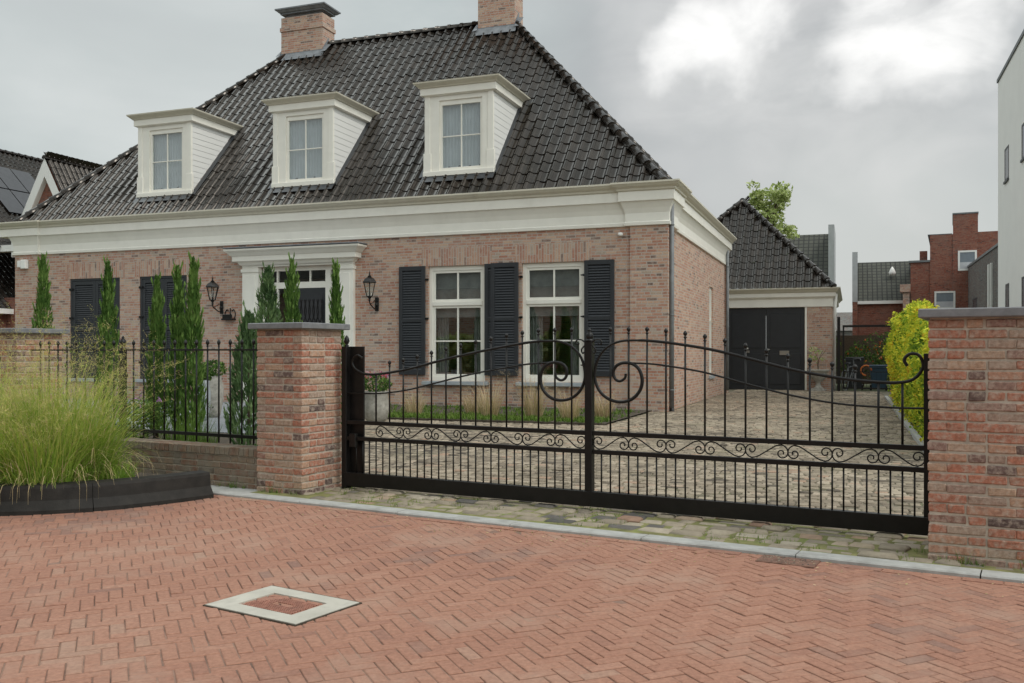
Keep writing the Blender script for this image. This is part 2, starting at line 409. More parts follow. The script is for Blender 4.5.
# straight course of clinkers along the kerb
b = MB(); a = -9
while a < 9:
    l = .205; t = random.random(); z = random.gauss(.002, .001)
    if not (1.66 < a < 2.1):
        for d in (-.105, -.205):
            pass
        P = lambda aa, dd, zz: kp(aa, dd, zz)
        i = len(b.v)
        b.v += [P(a+.004, -.085, z), P(a+l-.004, -.085, z), P(a+l-.004, -.004, z), P(a+.004, -.004, z), P(a+.004, -.085, -.01), P(a+l-.004, -.085, -.01), P(a+l-.004, -.004, -.01), P(a+.004, -.004, -.01)]
        for q in ((0, 1, 2, 3), (4, 5, 1, 0), (5, 6, 2, 1), (6, 7, 3, 2), (7, 4, 0, 3)): b.f.append(tuple(i+k for k in q)); b.t.append(t); b.sm.append(False)
    a += l
struct(b.build('road_edge_course', 'road_brick'))
# concrete edging band in lengths of one metre
b = MB(); a = -7.02
while a < 8:
    l = 1.0; g = .004; z1 = .024+random.gauss(0, .001)
    pr = [(0, -.05), (0, z1-.008), (.008, z1), (.142, z1), (.15, z1-.006), (.15, -.05)]
    for (d0, q0), (d1, q1) in zip(pr[:-1], pr[1:]): b.quad(kp(a+g, d0, q0), kp(a+l-g, d0, q0), kp(a+l-g, d1, q1), kp(a+g, d1, q1))
    b.poly([kp(a+g, d, q) for d, q in pr]); b.poly([kp(a+l-g, d, q) for d, q in pr][::-1])
    a += l
struct(b.build('kerb', 'kerb'))

# site ground behind the kerb
def kerb_back(x):  # gate-frame y of the kerb's rear edge at gate-frame x
    p = gw(x, 0); d = (p-K0).dot(KN)
    dy = gw(0, 1)-gw(0, 0); return (.15-d)/dy.dot(KN)
b = MB(); b.quad(gw(-14, kerb_back(-14), .017), gw(-.5, kerb_back(-.5), .017), gw(-.5, .2, .017), gw(-14, .2, .017)); struct(b.build('verge_strip', 'kerb'))
b = MB(); b.quad(gw(-.5, kerb_back(-.5), .017), gw(9, kerb_back(9), .017), gw(9, .6, .017), gw(-.5, .6, .017))
struct(b.build('apron_bed', 'moss_joint'))
# chunky apron setts between kerb and gate
def setts(name, mat, frame, rows, rh, wr, keep, top, h=.02, e=.012, jit=.006, seedv=1, zj=.004, roundness=.35):
    random.seed(seedv); b = MB(); O, A = frame; RM = Matrix.Rotation(A, 3, 'Z')
    y = rows[0]; 
    while y < rows[1]:
        hh = rh*random.uniform(.9, 1.1); x = rows[2]+random.uniform(0, .2)
        while x < rows[3]:
            w = random.uniform(*wr); cx, cy = x+w/2, y+hh/2
            if keep(cx, cy):
                c = O+RM @ Vector((cx, cy, 0)); t = min(1, max(0, .5+.35*noise.noise(c*.9)+random.gauss(0, .22)))
                z = top+random.gauss(0, zj); g = .007 if wr[1] > .21 else .0055
                base = [(x+g, y+g), (x+w-g, y+g), (x+w-g, y+hh-g), (x+g, y+hh-g)]
                base = [(px+random.uniform(-jit, jit), py+random.uniform(-jit, jit)) for px, py in base]
                i = len(b.v)
                for lvl, (ins, dz) in enumerate(((0, -h), (0, -e), (e*.9, -e*.25), (e*2.6, 0))):
                    for (px, py) in base:
                        qx = px+(cx-px)/max(.01, w/2)*ins; qy = py+(cy-py)/max(.01, hh/2)*ins
                        p = O+RM @ Vector((qx, qy, 0)); b.v.append((p.x, p.y, z+dz))
                for lv in range(3):
                    for k in range(4):
                        k2 = (k+1) % 4; b.f.append((i+lv*4+k, i+lv*4+k2, i+lv*4+4+k2, i+lv*4+4+k)); b.t.append(t); b.sm.append(lv > 0)
                b.f.append((i+12, i+13, i+14, i+15)); b.t.append(t); b.sm.append(True)
            x += w
        y += hh
    return b.build(name, mat)
struct(setts('apron', 'apron_sett', (GO, GA), (-1.3, .62, -.45, 6.2), .13, (.11, .25),
             lambda x, y: y > kerb_back(x)+.05 and (y > .02 or x > .05) and x < 5.6, .028, .03, .017, .018, 3, .006))
# driveway of pale setts
def in_drive(x, y):
    if not (-5.1 < x < 4.35 and -16 < y < 12.1): return False
    p = hw(x, y); q = p-GO; gy = q.dot(Vector((.47496, .88001, 0))); gx = q.dot(Vector((.88001, -.47496, 0)))
    if gy < .6 or gx < -.2-.9*(gy-.6): return False
    if gx > 7.5: return False
    if y > -3.88 and x < -.32: return False
    if y > 0 and x < 0: return False
    return True
b = MB(); b.quad(hw(-12, -16, .015), hw(9, -16, .015), hw(9, 12.2, .015), hw(-12, 12.2, .015))
# the bed sheet ends behind the gate line
me_clip = [(gw(0, .61), tuple(-(gw(0, 1)-gw(0, 0))))]
struct(b.build('driveway_bed', 'sett_joint', clip=me_clip))
struct(setts('driveway', 'sett', (HO, HA), (-16, 12.1, -10, 4.35), .10, (.09, .145), in_drive, .026, .016, .008, .006, 5, .0035))
# driveway edging beside the hedge
b = MB(); b.box(4.36, 4.44, -9, 8, .0, .07); o = b.build('hedge_kerb', 'kerb'); o.location = HO; o.rotation_euler = (0, 0, HA); struct(o)
# front garden: soil, slab path
b = MB(); b.quad(gw(-9, .23, .022), gw(-.25, .23, .022), gw(-.25, .62, .022), gw(-9, .62, .022)); b.quad(gw(-9, .622, .022), gw(-.25, .622, .022), gw(-.25, 6.2, .022), gw(-9, 6.2, .022))
struct(b.build('garden_soil', 'soil'))
b = MB()
for i in range(-26, -8):
    for j in range(-12, 0):
        x0 = i*.6; y0 = j*.6-.02
        if x0 > -7.7 and y0 > -4.6: continue
        b.box(x0+.003, x0+.597, y0+.003, y0+.597, .0, .035+random.gauss(0, .001), b=.004)
o = b.build('garden_path', 'slab'); o.location = HO; o.rotation_euler = (0, 0, HA); struct(o)

# ------------------------------------------------------------------ real bricks for pillars and low wall
def brick_shaft(w, d, h, course=.0603, capz=0, tone=.5, seedv=1, sink=0):
    """bricks laid in wild bond round a w x d core; origin at front right corner, x negative to the left, y back"""
    random.seed(seedv); b = MB(); n = int(round(h/course)); bh = course-.012
    for k in range(n):
        z0 = k*course+.004; z1 = z0+bh
        # four runs; even courses: front/back own the corners
        own = k % 2 == 0
        runs = []
        q = .10
        runs.append(('f', 0 if own else q, w if own else w-q)); runs.append(('b', 0 if own else q, w if own else w-q))
        runs.append(('l', q if own else 0, d-q if own else d)); runs.append(('r', q if own else 0, d-q if own else d))
        for side, a0, a1 in runs:
            a = a0; first = True
            while a1-a > .02:
                L = random.choice([.21, .21, .10]) if not first else random.choice([.21, .10, .21])
                if a1-(a+L) < .07: L = a1-a
                first = False
                s0, s1 = a+.0045, a+L-.0045
                if a == a0: s0 = a
                if abs(a+L-a1) < 1e-6: s1 = a1
                t = random.random(); p = random.gauss(0, .0018)
                s0 += abs(random.gauss(0, .0012)); s1 -= abs(random.gauss(0, .0012)) if 1 else 0
                if side == 'f': X = (-w+s0, -w+s1, -p, q)
                elif side == 'b': X = (-w+s0, -w+s1, d-q, d+p)
                elif side == 'l': X = (-w-p, -w+q, s0, s1)
                else: X = (-q, p, s0, s1)
                b.box(X[0], X[1], X[2], X[3], z0+random.gauss(0, .001), z1+random.gauss(0, .001), tone=t, b=.005, jit=.0026)
                a += L
    m = MB(); m.box(-w+.008, -.008, .008, d-.008, -.05, n*course+.004)
    return b, m, n*course
def pillar(name, label, x, y, w, d, cap, seedv):
    t = thing(name, label, 'pillar', gw(x, y), GA)
    b, m, h = brick_shaft(w, d, 1.447, seedv=seedv)
    b.build('brickwork', 'pillar_brick', t); m.build('mortar_core', 'mortar', t)
    c = MB(); o = cap; c.box(-w-o, o, -o, d+o, h+.004, h+.058, b=.006); c.build('cap_stone', 'bluestone', t)
    return t
pillar('gate_pillar', 'square brick gate pillar with slate cap between the railing and the gate', 0, 0, .525, .54, .055, 11)
pillar('gate_pillar', 'brick gate pillar at the right edge, cut off by the frame, with slate cap', 4.945+.56, -.16, .56, .56, .05, 23)
pillar('railing_pillar', 'brick pillar with flat cap at the left edge, half hidden behind the tall grass', -3.93, 0, .8, .54, .055, 31)

# low wall
random.seed(5)
t = thing('low_wall', 'weathered low brick wall carrying the black railing', 'wall', gw(-.525, .06), GA)
b = MB(); n = 5; cw = .0603; Lw = 3.4
for k in range(n):
    a = -Lw
    while a < -.001:
        L = random.choice([.21, .21, .10]); 
        if a+L > -.06: L = -a
        b.box(a+.004, min(a+L-.004, -.001), -abs(random.gauss(0, .0015)), .21, k*cw+.004, k*cw+.054, tone=random.random(), b=.004, jit=.0015); a += L
b.build('brickwork', 'wall_brick', t)
b = MB(); a = -Lw
while a < -.03:
    b.box(a+.003, a+.057, -.012+random.gauss(0, .0015), .215, n*cw+.006, n*cw+.078+random.gauss(0, .001), tone=random.random()*.8+.2, b=.004, jit=.0015); a += .0603
b.build('coping', 'wall_brick', t)
b = MB(); b.box(-Lw, -.002, .008, .2, -.05, n*cw+.07); b.build('mortar_core', 'mortar', t)

# ------------------------------------------------------------------ black railing on the low wall
FY = .17
t = thing('railing', 'black iron railing with ball tips standing on the low brick wall', 'railing', gw(0, FY), GA)
b = MB(); b.box(-3.95, -.527, -.012, .012, 1.262, 1.278); b.build('top_rail', 'iron', t)
b = MB(); b.box(-3.95, -.527, -.014, .014, .455, .485); b.build('bottom_rail', 'iron', t)
def ball(b, x, z, r=.016, y=0):
    b.lathe((x, y, z), [(.006, 0), (.012, .004), (.006, .012), (.010, .018), (r, .03), (r*1.08, .04), (r*.8, .055), (.006, .064), (.001, .072)], 8)
x = -.576; first = None
while x > -3.9:
    if first is None:
        bb = MB(); bb.tube([(0, 0, .40), (0, 0, 1.31)], .0085, 8); bar = bb.build('bar', 'iron', t); bar.location = (x, 0, 0)
        fb = MB(); ball(fb, 0, 1.30); fin = fb.build('finial', 'iron', bar); first = bar
    else:
        c = first.copy(); col.objects.link(c); c.parent = t; c.location = (x, 0, 0)
        c2 = fin.copy(); col.objects.link(c2); c2.parent = c
    x -= .1457
    if abs(x+2.48) < .03: x -= .1457
b = MB(); b.box(-2.507, -2.452, -.028, .028, .385, 1.28, b=.004); po = b.build('post', 'iron', t)
b = MB(); b.lathe((-2.48, 0, 1.28), [(.03, 0), (.032, .012), (.014, .02), (.024, .035), (.035, .055), (.030, .085), (.012, .105), (.016, .115), (.002, .135)], 12); b.build('finial', 'iron', po)
for zz in (.62, 1.0): 
    b = MB(); b.box(-2.518, -2.442, -.034, .034, zz, zz+.03, b=.004); b.build('collar', 'iron', po)

# ------------------------------------------------------------------ the sliding gate ; local x = -w (w measured leftwards from the right end)
t = thing('driveway_gate', 'wide black wrought iron driveway gate with two big scrolls at its centre post', 'gate', gw(4.893, .475), GA)
GL = -4.80
b = MB(); b.box(GL, .02, -.03, .03, .05, .168, b=.003); b.build('bottom_beam', 'iron', t)
b = MB(); b.box(GL, .02, -.018, .018, .602, .636, b=.002); b.build('upper_rail', 'iron', t)
b = MB(); b.box(GL, .02, -.018, .018, .458, .492, b=.002); b.build('lower_rail', 'iron', t)
b = MB(); b.box(-.018, .022, -.02, .02, .166, 1.24, b=.003); b.build('end_stile', 'iron', t)
topR = [(2.0, 1.338), (1.936, 1.336), (1.787, 1.322), (1.643, 1.302), (1.484, 1.276), (1.317, 1.241), (1.115, 1.19), (.854, 1.125), (.603, 1.08), (.389, 1.054), (.185, 1.046), (.08, 1.072), (.024, 1.15), (.045, 1.225), (.1, 1.238), (.137, 1.2), (.118, 1.156)]
topL = [(2.80, 1.338), (2.9, 1.332), (3.1, 1.305), (3.375, 1.258), (3.648, 1.206), (3.89, 1.153), (4.128, 1.1), (4.368, 1.062), (4.56, 1.052), (4.674, 1.089), (4.72, 1.142), (4.706, 1.196), (4.659, 1.219), (4.614, 1.196)]
secR = [(2.05, 1.166), (1.9, 1.16), (1.751, 1.143), (1.484, 1.099), (1.179, 1.02), (.854, .944), (.541, .895), (.245, .88), (0, .879)]
secL = [(2.70, 1.166), (2.85, 1.16), (3.0, 1.145), (3.375, 1.084), (3.648, 1.028), (3.89, .972), (4.128, .92), (4.373, .888), (4.57, .88), (4.80, .879)]
scrR = [(2.105, 1.085), (2.112, 1.05), (2.153, 1.026), (2.193, 1.046), (2.206, 1.1), (2.177, 1.147), (2.118, 1.167), (2.045, 1.157), (1.992, 1.11), (1.972, 1.03), (1.995, .95), (2.06, .888), (2.15, .867), (2.244, .887), (2.318, .945), (2.357, 1.03), (2.357, 1.12), (2.329, 1.203), (2.28, 1.268), (2.208, 1.314), (2.12, 1.336), (2.0, 1.338)]
scrL = [(4.80-p[0]+.005, p[1]) for p in scrR]
def curve(name, pts, r, y=0, rf=None, n=5):
    b = MB(); P = smooth_pts([(-w, y, z) for w, z in pts], n); b.tube(P, r, 8, rfun=rf); return b.build(name, 'iron', t)
curve('top_curve', topR, .0115); curve('top_curve', topL, .0115)
curve('second_curve', secR, .0075); curve('second_curve', secL, .0075)
tap = lambda u: .0095+.004*math.sin(math.pi*min(1, u*1.15))
curve('big_scroll', scrR, .018, rf=tap); curve('big_scroll', scrL, .018, rf=tap)
def interp(tab, w):
    tab = sorted(tab)
    for (a, za), (c, zc) in zip(tab[:-1], tab[1:]):
        if a <= w <= c: return za+(zc-za)*(w-a)/(c-a)
    return tab[-1][1] if w > tab[-1][0] else tab[0][1]
tR = [p for p in topR[:11]]; tL = [p for p in topL[:9]]
def top_z(w):
    if w < 2.0: return interp(tR, max(w, .185))
    if w > 2.8: return interp(tL, min(w, 4.56))
    return 1.338
fm = None
def gbar(w, z0, z1, r, fin=False):
    global fm
    b = MB(); b.tube([(0, 0, z0), (0, 0, z1)], r, 8); o = b.build('bar', 'iron', t); o.location = (-w, 0, 0)
    if fin:
        if fm is None:
            fb = MB(); fb.lathe((0, 0, 0), [(.007, 0), (.013, .004), (.013, .009), (.007, .013), (.009, .02), (.016, .03), (.016, .04), (.008, .052), (.001, .056)], 8)
            f = fb.build('finial', 'iron', o); fm = f.data
        else:
            f = bpy.data.objects.new('finial', fm); col.objects.link(f); f.parent = o
        f.location = (0, 0, z1-.004)
pitch = .1487
tall = [pitch*k for k in range(1, 16)]+[4.459-.1462*k for k in range(0, 14)]
for k, w in enumerate(tall):
    ztop = top_z(w)
    if w < .3 or w > 4.4: gbar(w, .63, ztop, .0085)
    elif abs(w-2.40) > .3 or True: gbar(w, .63, ztop+.055, .0075, True)
xs = [pitch*k for k in range(1, 16)]+[4.459-.1462*k for k in range(-1, 14)]
low = xs+[pitch*(k+.5) for k in range(0, 16)]+[4.459-.1462*(k+.5) for k in range(-2, 14)]
for w in low: gbar(w, .166, .462, .0065)
# centre post and its finial
b = MB(); b.box(-2.435, -2.375, -.03, .03, .168, 1.335, b=.003); cp = b.build('centre_post', 'iron', t)
b = MB(); b.lathe((-2.405, 0, 1.335), [(.04, 0), (.04, .008), (.022, .014), (.026, .022), (.032, .034), (.024, .06), (.012, .075), (.016, .082), (.014, .092), (.002, .1)], 12); b.build('finial', 'iron', cp)
for s in (-1, 1):
    b = MB(); P = smooth_pts([(-2.405+s*x, -.02, z) for x, z in ((.03, 1.325), (.06, 1.345), (.095, 1.345), (.11, 1.325), (.095, 1.308), (.08, 1.318))], 4); b.tube(P, .006, 6)
    P = smooth_pts([(-2.405+s*x, -.02, z) for x, z in ((.03, 1.30), (.06, 1.27), (.05, 1.24), (.035, 1.25))], 4); b.tube(P, .006, 6); b.build('small_scroll', 'iron', cp)
# band of C scrolls: curls sit in pairs either side of every second bar
def spiral(cx, cz, r, a0, turns, d, n=34):
    return [(cx+r*math.exp(-.285*turns*4*k/n)*math.cos(a0+d*turns*2*math.pi*k/n), 0, cz+r*math.exp(-.285*turns*4*k/n)*math.sin(a0+d*turns*2*math.pi*k/n)) for k in range(n+1)]
zc, hi_, lo_ = .547, .556, .538
P2 = 2*pitch
def s_scroll(xa, za, xb, zb, flip):
    """S from a curl centred (xa,za) to a curl centred (xb,zb)"""
    r = .058; d = -1 if flip else 1
    A = spiral(xa, za, r, d*math.pi/2, 1.35, d)[::-1]
    B = spiral(xb, zb, r, -d*math.pi/2, 1.35, d)
    e = .03*d
    mid = smooth_pts([A[-1], (xa+.04, 0, A[-1][2]-e*.3), ((xa+xb)/2, 0, (A[-1][2]+B[0][2])/2), (xb-.04, 0, B[0][2]+e*.3), B[0]], 5)
    b = MB(); b.tube(A[:-1]+mid+B[1:], .0052, 6); b.build('scroll', 'iron', t)
k = 0; x = -.04; up = True
xs_ = [-.04-P2*i for i in range(0, 8)]
for i in range(0, 8):
    c = -P2*i if i else -.012; a = max(-P2*(i+1), -2.372)
    hi = i % 2 == 1
    s_scroll(a+.044, hi_ if hi else lo_, c-.044, lo_ if hi else hi_, hi)
cs = [-2.438]+[-2.704-.2924*k for k in range(7)]
for i in range(0, 7):
    c = cs[i]; a = cs[i+1]
    hi = i % 2 == 1
    s_scroll(a+.044, hi_ if hi else lo_, c-.044, lo_ if hi else hi_, hi)
# left guide post with steel plate
t = thing('gate_post', 'tall black steel guide post with ball tip beside the left brick pillar', 'post', gw(.14, .5), GA)
b = MB(); b.box(-.075, -.02, -.05, .03, .02, 1.30, b=.003); b.build('post', 'iron', t)
b = MB(); b.box(-.02, .13, .015, .03, .03, 1.30, b=.003); b.build('steel_plate', 'iron', t)
b = MB(); b.lathe((-.045, -.01, 1.30), [(.018, 0), (.02, .01), (.01, .018), (.02, .03), (.026, .05), (.018, .08), (.004, .1)], 10); b.build('finial', 'iron', t)
b = MB(); b.box(.02, .09, -.06, -.02, .40, .52, b=.004); b.build('lock_box', 'iron', t)

# ------------------------------------------------------------------ manhole
pts = [(-1.507, 4.565), (-1.287, 4.915), (-.772, 4.602), (-.973, 4.20)]
c = Vector((sum(p[0] for p in pts)/4, sum(p[1] for p in pts)/4)); ma = math.atan2(4.602-4.915, -.772+1.287)+R(-1)
t = thing('manhole_cover', 'rust brown slotted drain cover in a pale concrete surround set in the road', 'manhole cover', (c.x, c.y, 0), ma)
w, d, iw, idp = .308, .216, .186, .120
b = MB(); z = .007
for x0, x1, y0, y1 in ((-w, w, -d, -idp), (-w, w, idp, d), (-w, -iw, -idp, idp), (iw, w, -idp, idp)): b.box(x0, x1, y0, y1, -.02, z)
b.build('surround', 'concrete', t)
b = MB()
for x0, x1, y0, y1 in ((-w-.009, w+.009, -d-.009, -d-.001), (-w-.009, w+.009, d+.001, d+.013), (-w-.009, -w-.001, -d, d), (w+.001, w+.009, -d, d)): b.box(x0, x1, y0, y1, -.02, .0045)
b.build('edge_joint', 'soil', t)
M['dirt'] = plain('red_dirt', (.16, .085, .06), 1, .45, 22, bmp=.9, bscale=50)
M['rust'] = plain('rusty_iron', (.34, .155, .11), .85, .35, 25, bmp=.6, bscale=60, dirt=((.16, .10, .08), 14, .7))
b = MB(); b.box(-iw+.006, iw-.006, -idp+.006, idp-.006, -.02, -.006)
for i in range(24):
    for j in range(11):
        x = -iw+.02+i*.0137; y = -idp+.018+j*.0178
        if abs(x) < .06 and abs(y) < .018: continue
        b.box(x, x+.0085, y, y+.011, -.006, .0035)
b.build('cover', M['rust'], t)
b = MB(); b.box(-.055, -.01, -.012, .012, -.0058, -.0045); b.box(.012, .05, -.01, .01, -.0058, -.0045); b.build('lifting_slot', 'iron', t)
# sunken gully by the kerb
t = thing('street_gully', 'sunken drain gully filled with dirt where clinkers meet the kerb', 'drain', kp(1.96, -.10, .002), math.atan2(-.5, .866))
b = MB(); b.box(-.17, .17, -.10, .095, -.012, .0045, b=.002); b.build('dirt_fill', M['dirt'], t)
b = MB(); random.seed(4)
for i in range(90):
    x, y = random.uniform(-.16, .16), random.uniform(-.09, .085); s = random.uniform(.003, .009); b.box(x, x+s, y, y+s*.8, .0045, .0045+s*.5, tone=random.random(), b=s*.1)
b.build('loose_gravel', 'apron_sett', t)

# ------------------------------------------------------------------ black planter edging with ornamental grass
pl = [(-6.6, 7.6), (-5.4, 7.15), (-4.6, 7.03), (-3.93, 7.05), (-3.51, 7.13), (-3.14, 7.33), (-2.82, 7.62), (-2.56, 7.93)]
path = smooth_pts([(x, y, 0) for x, y in pl], 5)
prof = [(-.0, -.03), (.0, .03), (.045, .10), (.055, .19), (.065, .215), (.2, .22), (.21, .19), (.21, -.03)]
def sweep_open(path, prof, gaps=()):
    b = MB(); rows = []
    for i, p in enumerate(path):
        a = Vector(path[max(i-1, 0)]); c = Vector(path[min(i+1, len(path)-1)]); T = (c-a).normalized(); N = Vector((-T.y, T.x, 0))
        rows.append([tuple(Vector(p)+N*o+Vector((0, 0, z))) for o, z in prof])
    for r0, r1 in zip(rows[:-1], rows[1:]):
        for k in range(len(prof)-1): b.quad(r0[k], r1[k], r1[k+1], r0[k+1])
    b.poly(rows[0]); b.poly(rows[-1][::-1]); return b
t = thing('planter_edging', 'curved black concrete kerb retaining the bed of tall grass', 'planter', path[-1])
seg = [path[0:12], path[11:24], path[23:]]
for k, s_ in enumerate(seg):
    s2 = [Vector(p) for p in s_]; 
    if k: s2[0] = s2[0]+(s2[1]-s2[0]).normalized()*.006
    b = sweep_open([tuple(p-Vector(path[-1])) for p in s2], prof); b.build('edging_block', 'planter', t)
b = MB(); inner = [(p[0]-.03, p[1]+.12, .10) for p in path]
b.poly(inner+[(-3.0, 8.42, .10), (-3.2, 8.66, .10), (-6.6, 10.3, .10)]); struct(b.build('planter_soil', 'soil'))

def blades(b, cx, cy, n, h, spread, width=.006, tone=(.2, .7), lean=.35, seg=5, base=.1, z0=.0, wisp=0, droop=.35):
    for _ in range(n):
        a = random.uniform(0, 2*math.pi); r0 = base*math.sqrt(random.random())
        x = cx+r0*math.cos(a); y = cy+r0*math.sin(a)
        da = a+random.gauss(0, .7); L = h*random.uniform(.55, 1.08); ln = spread*random.uniform(.15, 1)
        w = width*random.uniform(.6, 1.3); t0 = random.uniform(*tone); side = Vector((-math.sin(da+random.gauss(0, 1)), math.cos(da), 0)).normalized()
        prev = None; th = ln
        p = Vector((x, y, z0)); ang = random.uniform(.02, .15)+ln*.2
        for k in range(seg+1):
            u = k/seg; ww = w*(1-u*.85)
            q = (tuple(p-side*ww), tuple(p+side*ww))
            if prev: b.quad(prev[0], prev[1], q[1], q[0], tone=min(1, t0+u*.35))
            prev = q
            ang += ln*droop*(.4+u*1.6)/seg*2.4
            st = L/seg; p = p+Vector((math.cos(da)*math.sin(ang)*st, math.sin(da)*math.sin(ang)*st, math.cos(ang)*st))
        if wisp and random.random() < wisp:
            for q_ in range(16):
                o_ = p-Vector((math.cos(da)*math.sin(ang), math.sin(da)*math.sin(ang), math.cos(ang)))*random.uniform(0, .22)*h
                e = o_+Vector((random.gauss(0, .035), random.gauss(0, .035), random.uniform(-.02, .05)))
                s2 = Vector((random.gauss(0, 1), random.gauss(0, 1), random.gauss(0, .4))).normalized()*.0016
                b.tri(tuple(o_-s2), tuple(o_+s2), tuple(e), tone=random.uniform(.7, 1))
                if q_ % 2: b.quad(tuple(e-s2*1.3), tuple(e+Vector((0, 0, .006))), tuple(e+s2*1.3), tuple(e-Vector((0, 0, .006))), tone=random.uniform(.8, 1))
random.seed(12)
clumps = [(-4.55, 7.85, 1.22, 'yellowish tall grass clump at the left edge of the planter'),
          (-4.05, 8.05, 1.18, 'tallest tousled grass clump in the middle of the planter'),
          (-3.72, 7.85, 1.08, 'feathery grass clump leaning towards the black railing'),
          (-3.80, 7.50, .75, 'grass clump at the front of the planter above the edging'),
          (-4.25, 7.48, .85, 'green drooping grass clump at the front left of the planter'),
          (-3.50, 7.9, .50, 'short bright green tuft near the right end of the planter'),
          (-3.33, 7.85, .32, 'smallest bright green grass tuft, last at the right end of the planter')]
for x, y, h, lab in clumps:
    b = MB(); big = h > .6
    blades(b, 0, 0, 900 if big else 260, h*.9, 1.0, .0050 if big else .003, (.0, .45) if big else (0, .3), base=.25 if big else .1, wisp=.0, seg=6, droop=.5)
    if big: blades(b, 0, 0, 190, h*1.08, .7, .0014, (.5, .8), base=.22, wisp=1.0, seg=6, droop=.5); blades(b, 0, 0, 420, h*.55, 1.3, .0042, (.0, .35), base=.3, seg=5, droop=.6); blades(b, 0, 0, 150, h*.8, 1.5, .004, (.6, 1), base=.3, seg=5, droop=.8)
    o = b.build('ornamental_grass', 'grass_blade'); o.location = (x, y, .11); tag(o, lab, 'ornamental grass', 'grass clumps in the planter')

# ------------------------------------------------------------------ the house
HL = 17.77; HD = 9.9; WZ = 3.885
house = thing('brick_house', 'large brick house with black glazed hipped roof and three white dormers', 'house', HO, HA)
def wall_sheet(b, axis, pos, a0, a1, z0, z1, ops, depth, sign):
    """axis 'x': wall runs along x at y=pos; openings (a0,a1,z0,z1); reveals go depth inwards (sign of normal)"""
    A = sorted({a0, a1, *[o[0] for o in ops], *[o[1] for o in ops]}); Z = sorted({z0, z1, *[o[2] for o in ops], *[o[3] for o in ops]})
    P = (lambda a, z, d=0: (a, pos-sign*d, z)) if axis == 'x' else (lambda a, z, d=0: (pos-sign*d, a, z))
    for i in range(len(A)-1):
        for j in range(len(Z)-1):
            ca, cz = (A[i]+A[i+1])/2, (Z[j]+Z[j+1])/2
            if any(o[0] < ca < o[1] and o[2] < cz < o[3] for o in ops): continue
            b.quad(P(A[i], Z[j]), P(A[i+1], Z[j]), P(A[i+1], Z[j+1]), P(A[i], Z[j+1]))
    for o in ops:
        c = [(o[0], o[2]), (o[1], o[2]), (o[1], o[3]), (o[0], o[3])]
        for k in range(4):
            (a, z), (a2, z2) = c[k], c[(k+1) % 4]
            b.quad(P(a, z), P(a2, z2), P(a2, z2, depth), P(a, z, depth))
rec = .06
wins = [(-15.91, -14.24, .56, 3.18), (-13.6, -12.12, .56, 3.18), (-5.446, -4.063, .60, 3.18), (-3.20, -1.79, .60, 3.18)]
door = (-10.30, -7.40, .05, 3.30)
b = MB()
wall_sheet(b, 'x', rec, -HL+rec, -rec, 0, WZ, wins+[door], .16, -1)
wall_sheet(b, 'y', -rec, rec, HD, 0, WZ, [(6.25, 7.0, .62, 3.02)], .16, 1)
wall_sheet(b, 'y', -HL+rec, rec, HD, 0, WZ, [], .1, -1)
wall_sheet(b, 'x', HD, -HL+rec, -rec, 0, WZ, [], .1, 1)
b.build('wall', 'house_brick', house, uv=True)
for q_ in ((-.79, 0, 0, .5), (-HL, -HL+.79, 0, .5), (-.5, 0, HD-.4, HD)):
    b = MB(); b.box(*q_, 0, WZ-.002); b.build('corner_pilaster', 'house_brick', house, uv=True)
b = MB(); b.box(-HL+.8, -.8, rec+.02, HD-.05, -.02, .03); b.build('floor', 'dark_curtain', house)
for (a, c, z0, z1) in wins:
    b = MB(); b.box(a-.16, c+.16, rec-.005, rec+.05, z1+.002, z1+.41); b.build('flat_arch', 'house_soldier', house, uv=True)
def prof_ring(rect, dz=0, ext=0):
    P = [(-.01, 3.862), (.045, 3.87), (.05, 3.93), (.03, 3.95), (.03, 4.12), (.06, 4.22), (.12, 4.36), (.15, 4.362), (.15, 4.555)]
    Q = [(.15, 4.556), (.18, 4.575), (.19, 4.61), (.24, 4.65), (.27, 4.69), (.285, 4.70), (.285, 4.735), (.05, 4.742)]
    a = MB(); a.ring(rect, [(o, z+dz) for o, z in (P[:-2] if ext else P)])
    if ext: rect = (rect[0]-ext, *rect[1:]); a.ring(rect, [(-.1, 4.362+dz), (.15, 4.362+dz), (.15, 4.555+dz)])
    c = MB(); c.ring(rect, [(o, z+dz) for o, z in Q], True); return a, c
for i, (rect, dz) in enumerate((((-HL+rec, -rec, rec, HD-rec), 0), ((-.86, -.0, .0, 1.0), .003), ((-HL, -HL+.8, .0, 1.0), .003))):
    a, c = prof_ring(rect, dz, .35 if i == 2 else 0); a.build('frieze', 'white', house); c.build('gutter', 'cornice', house)

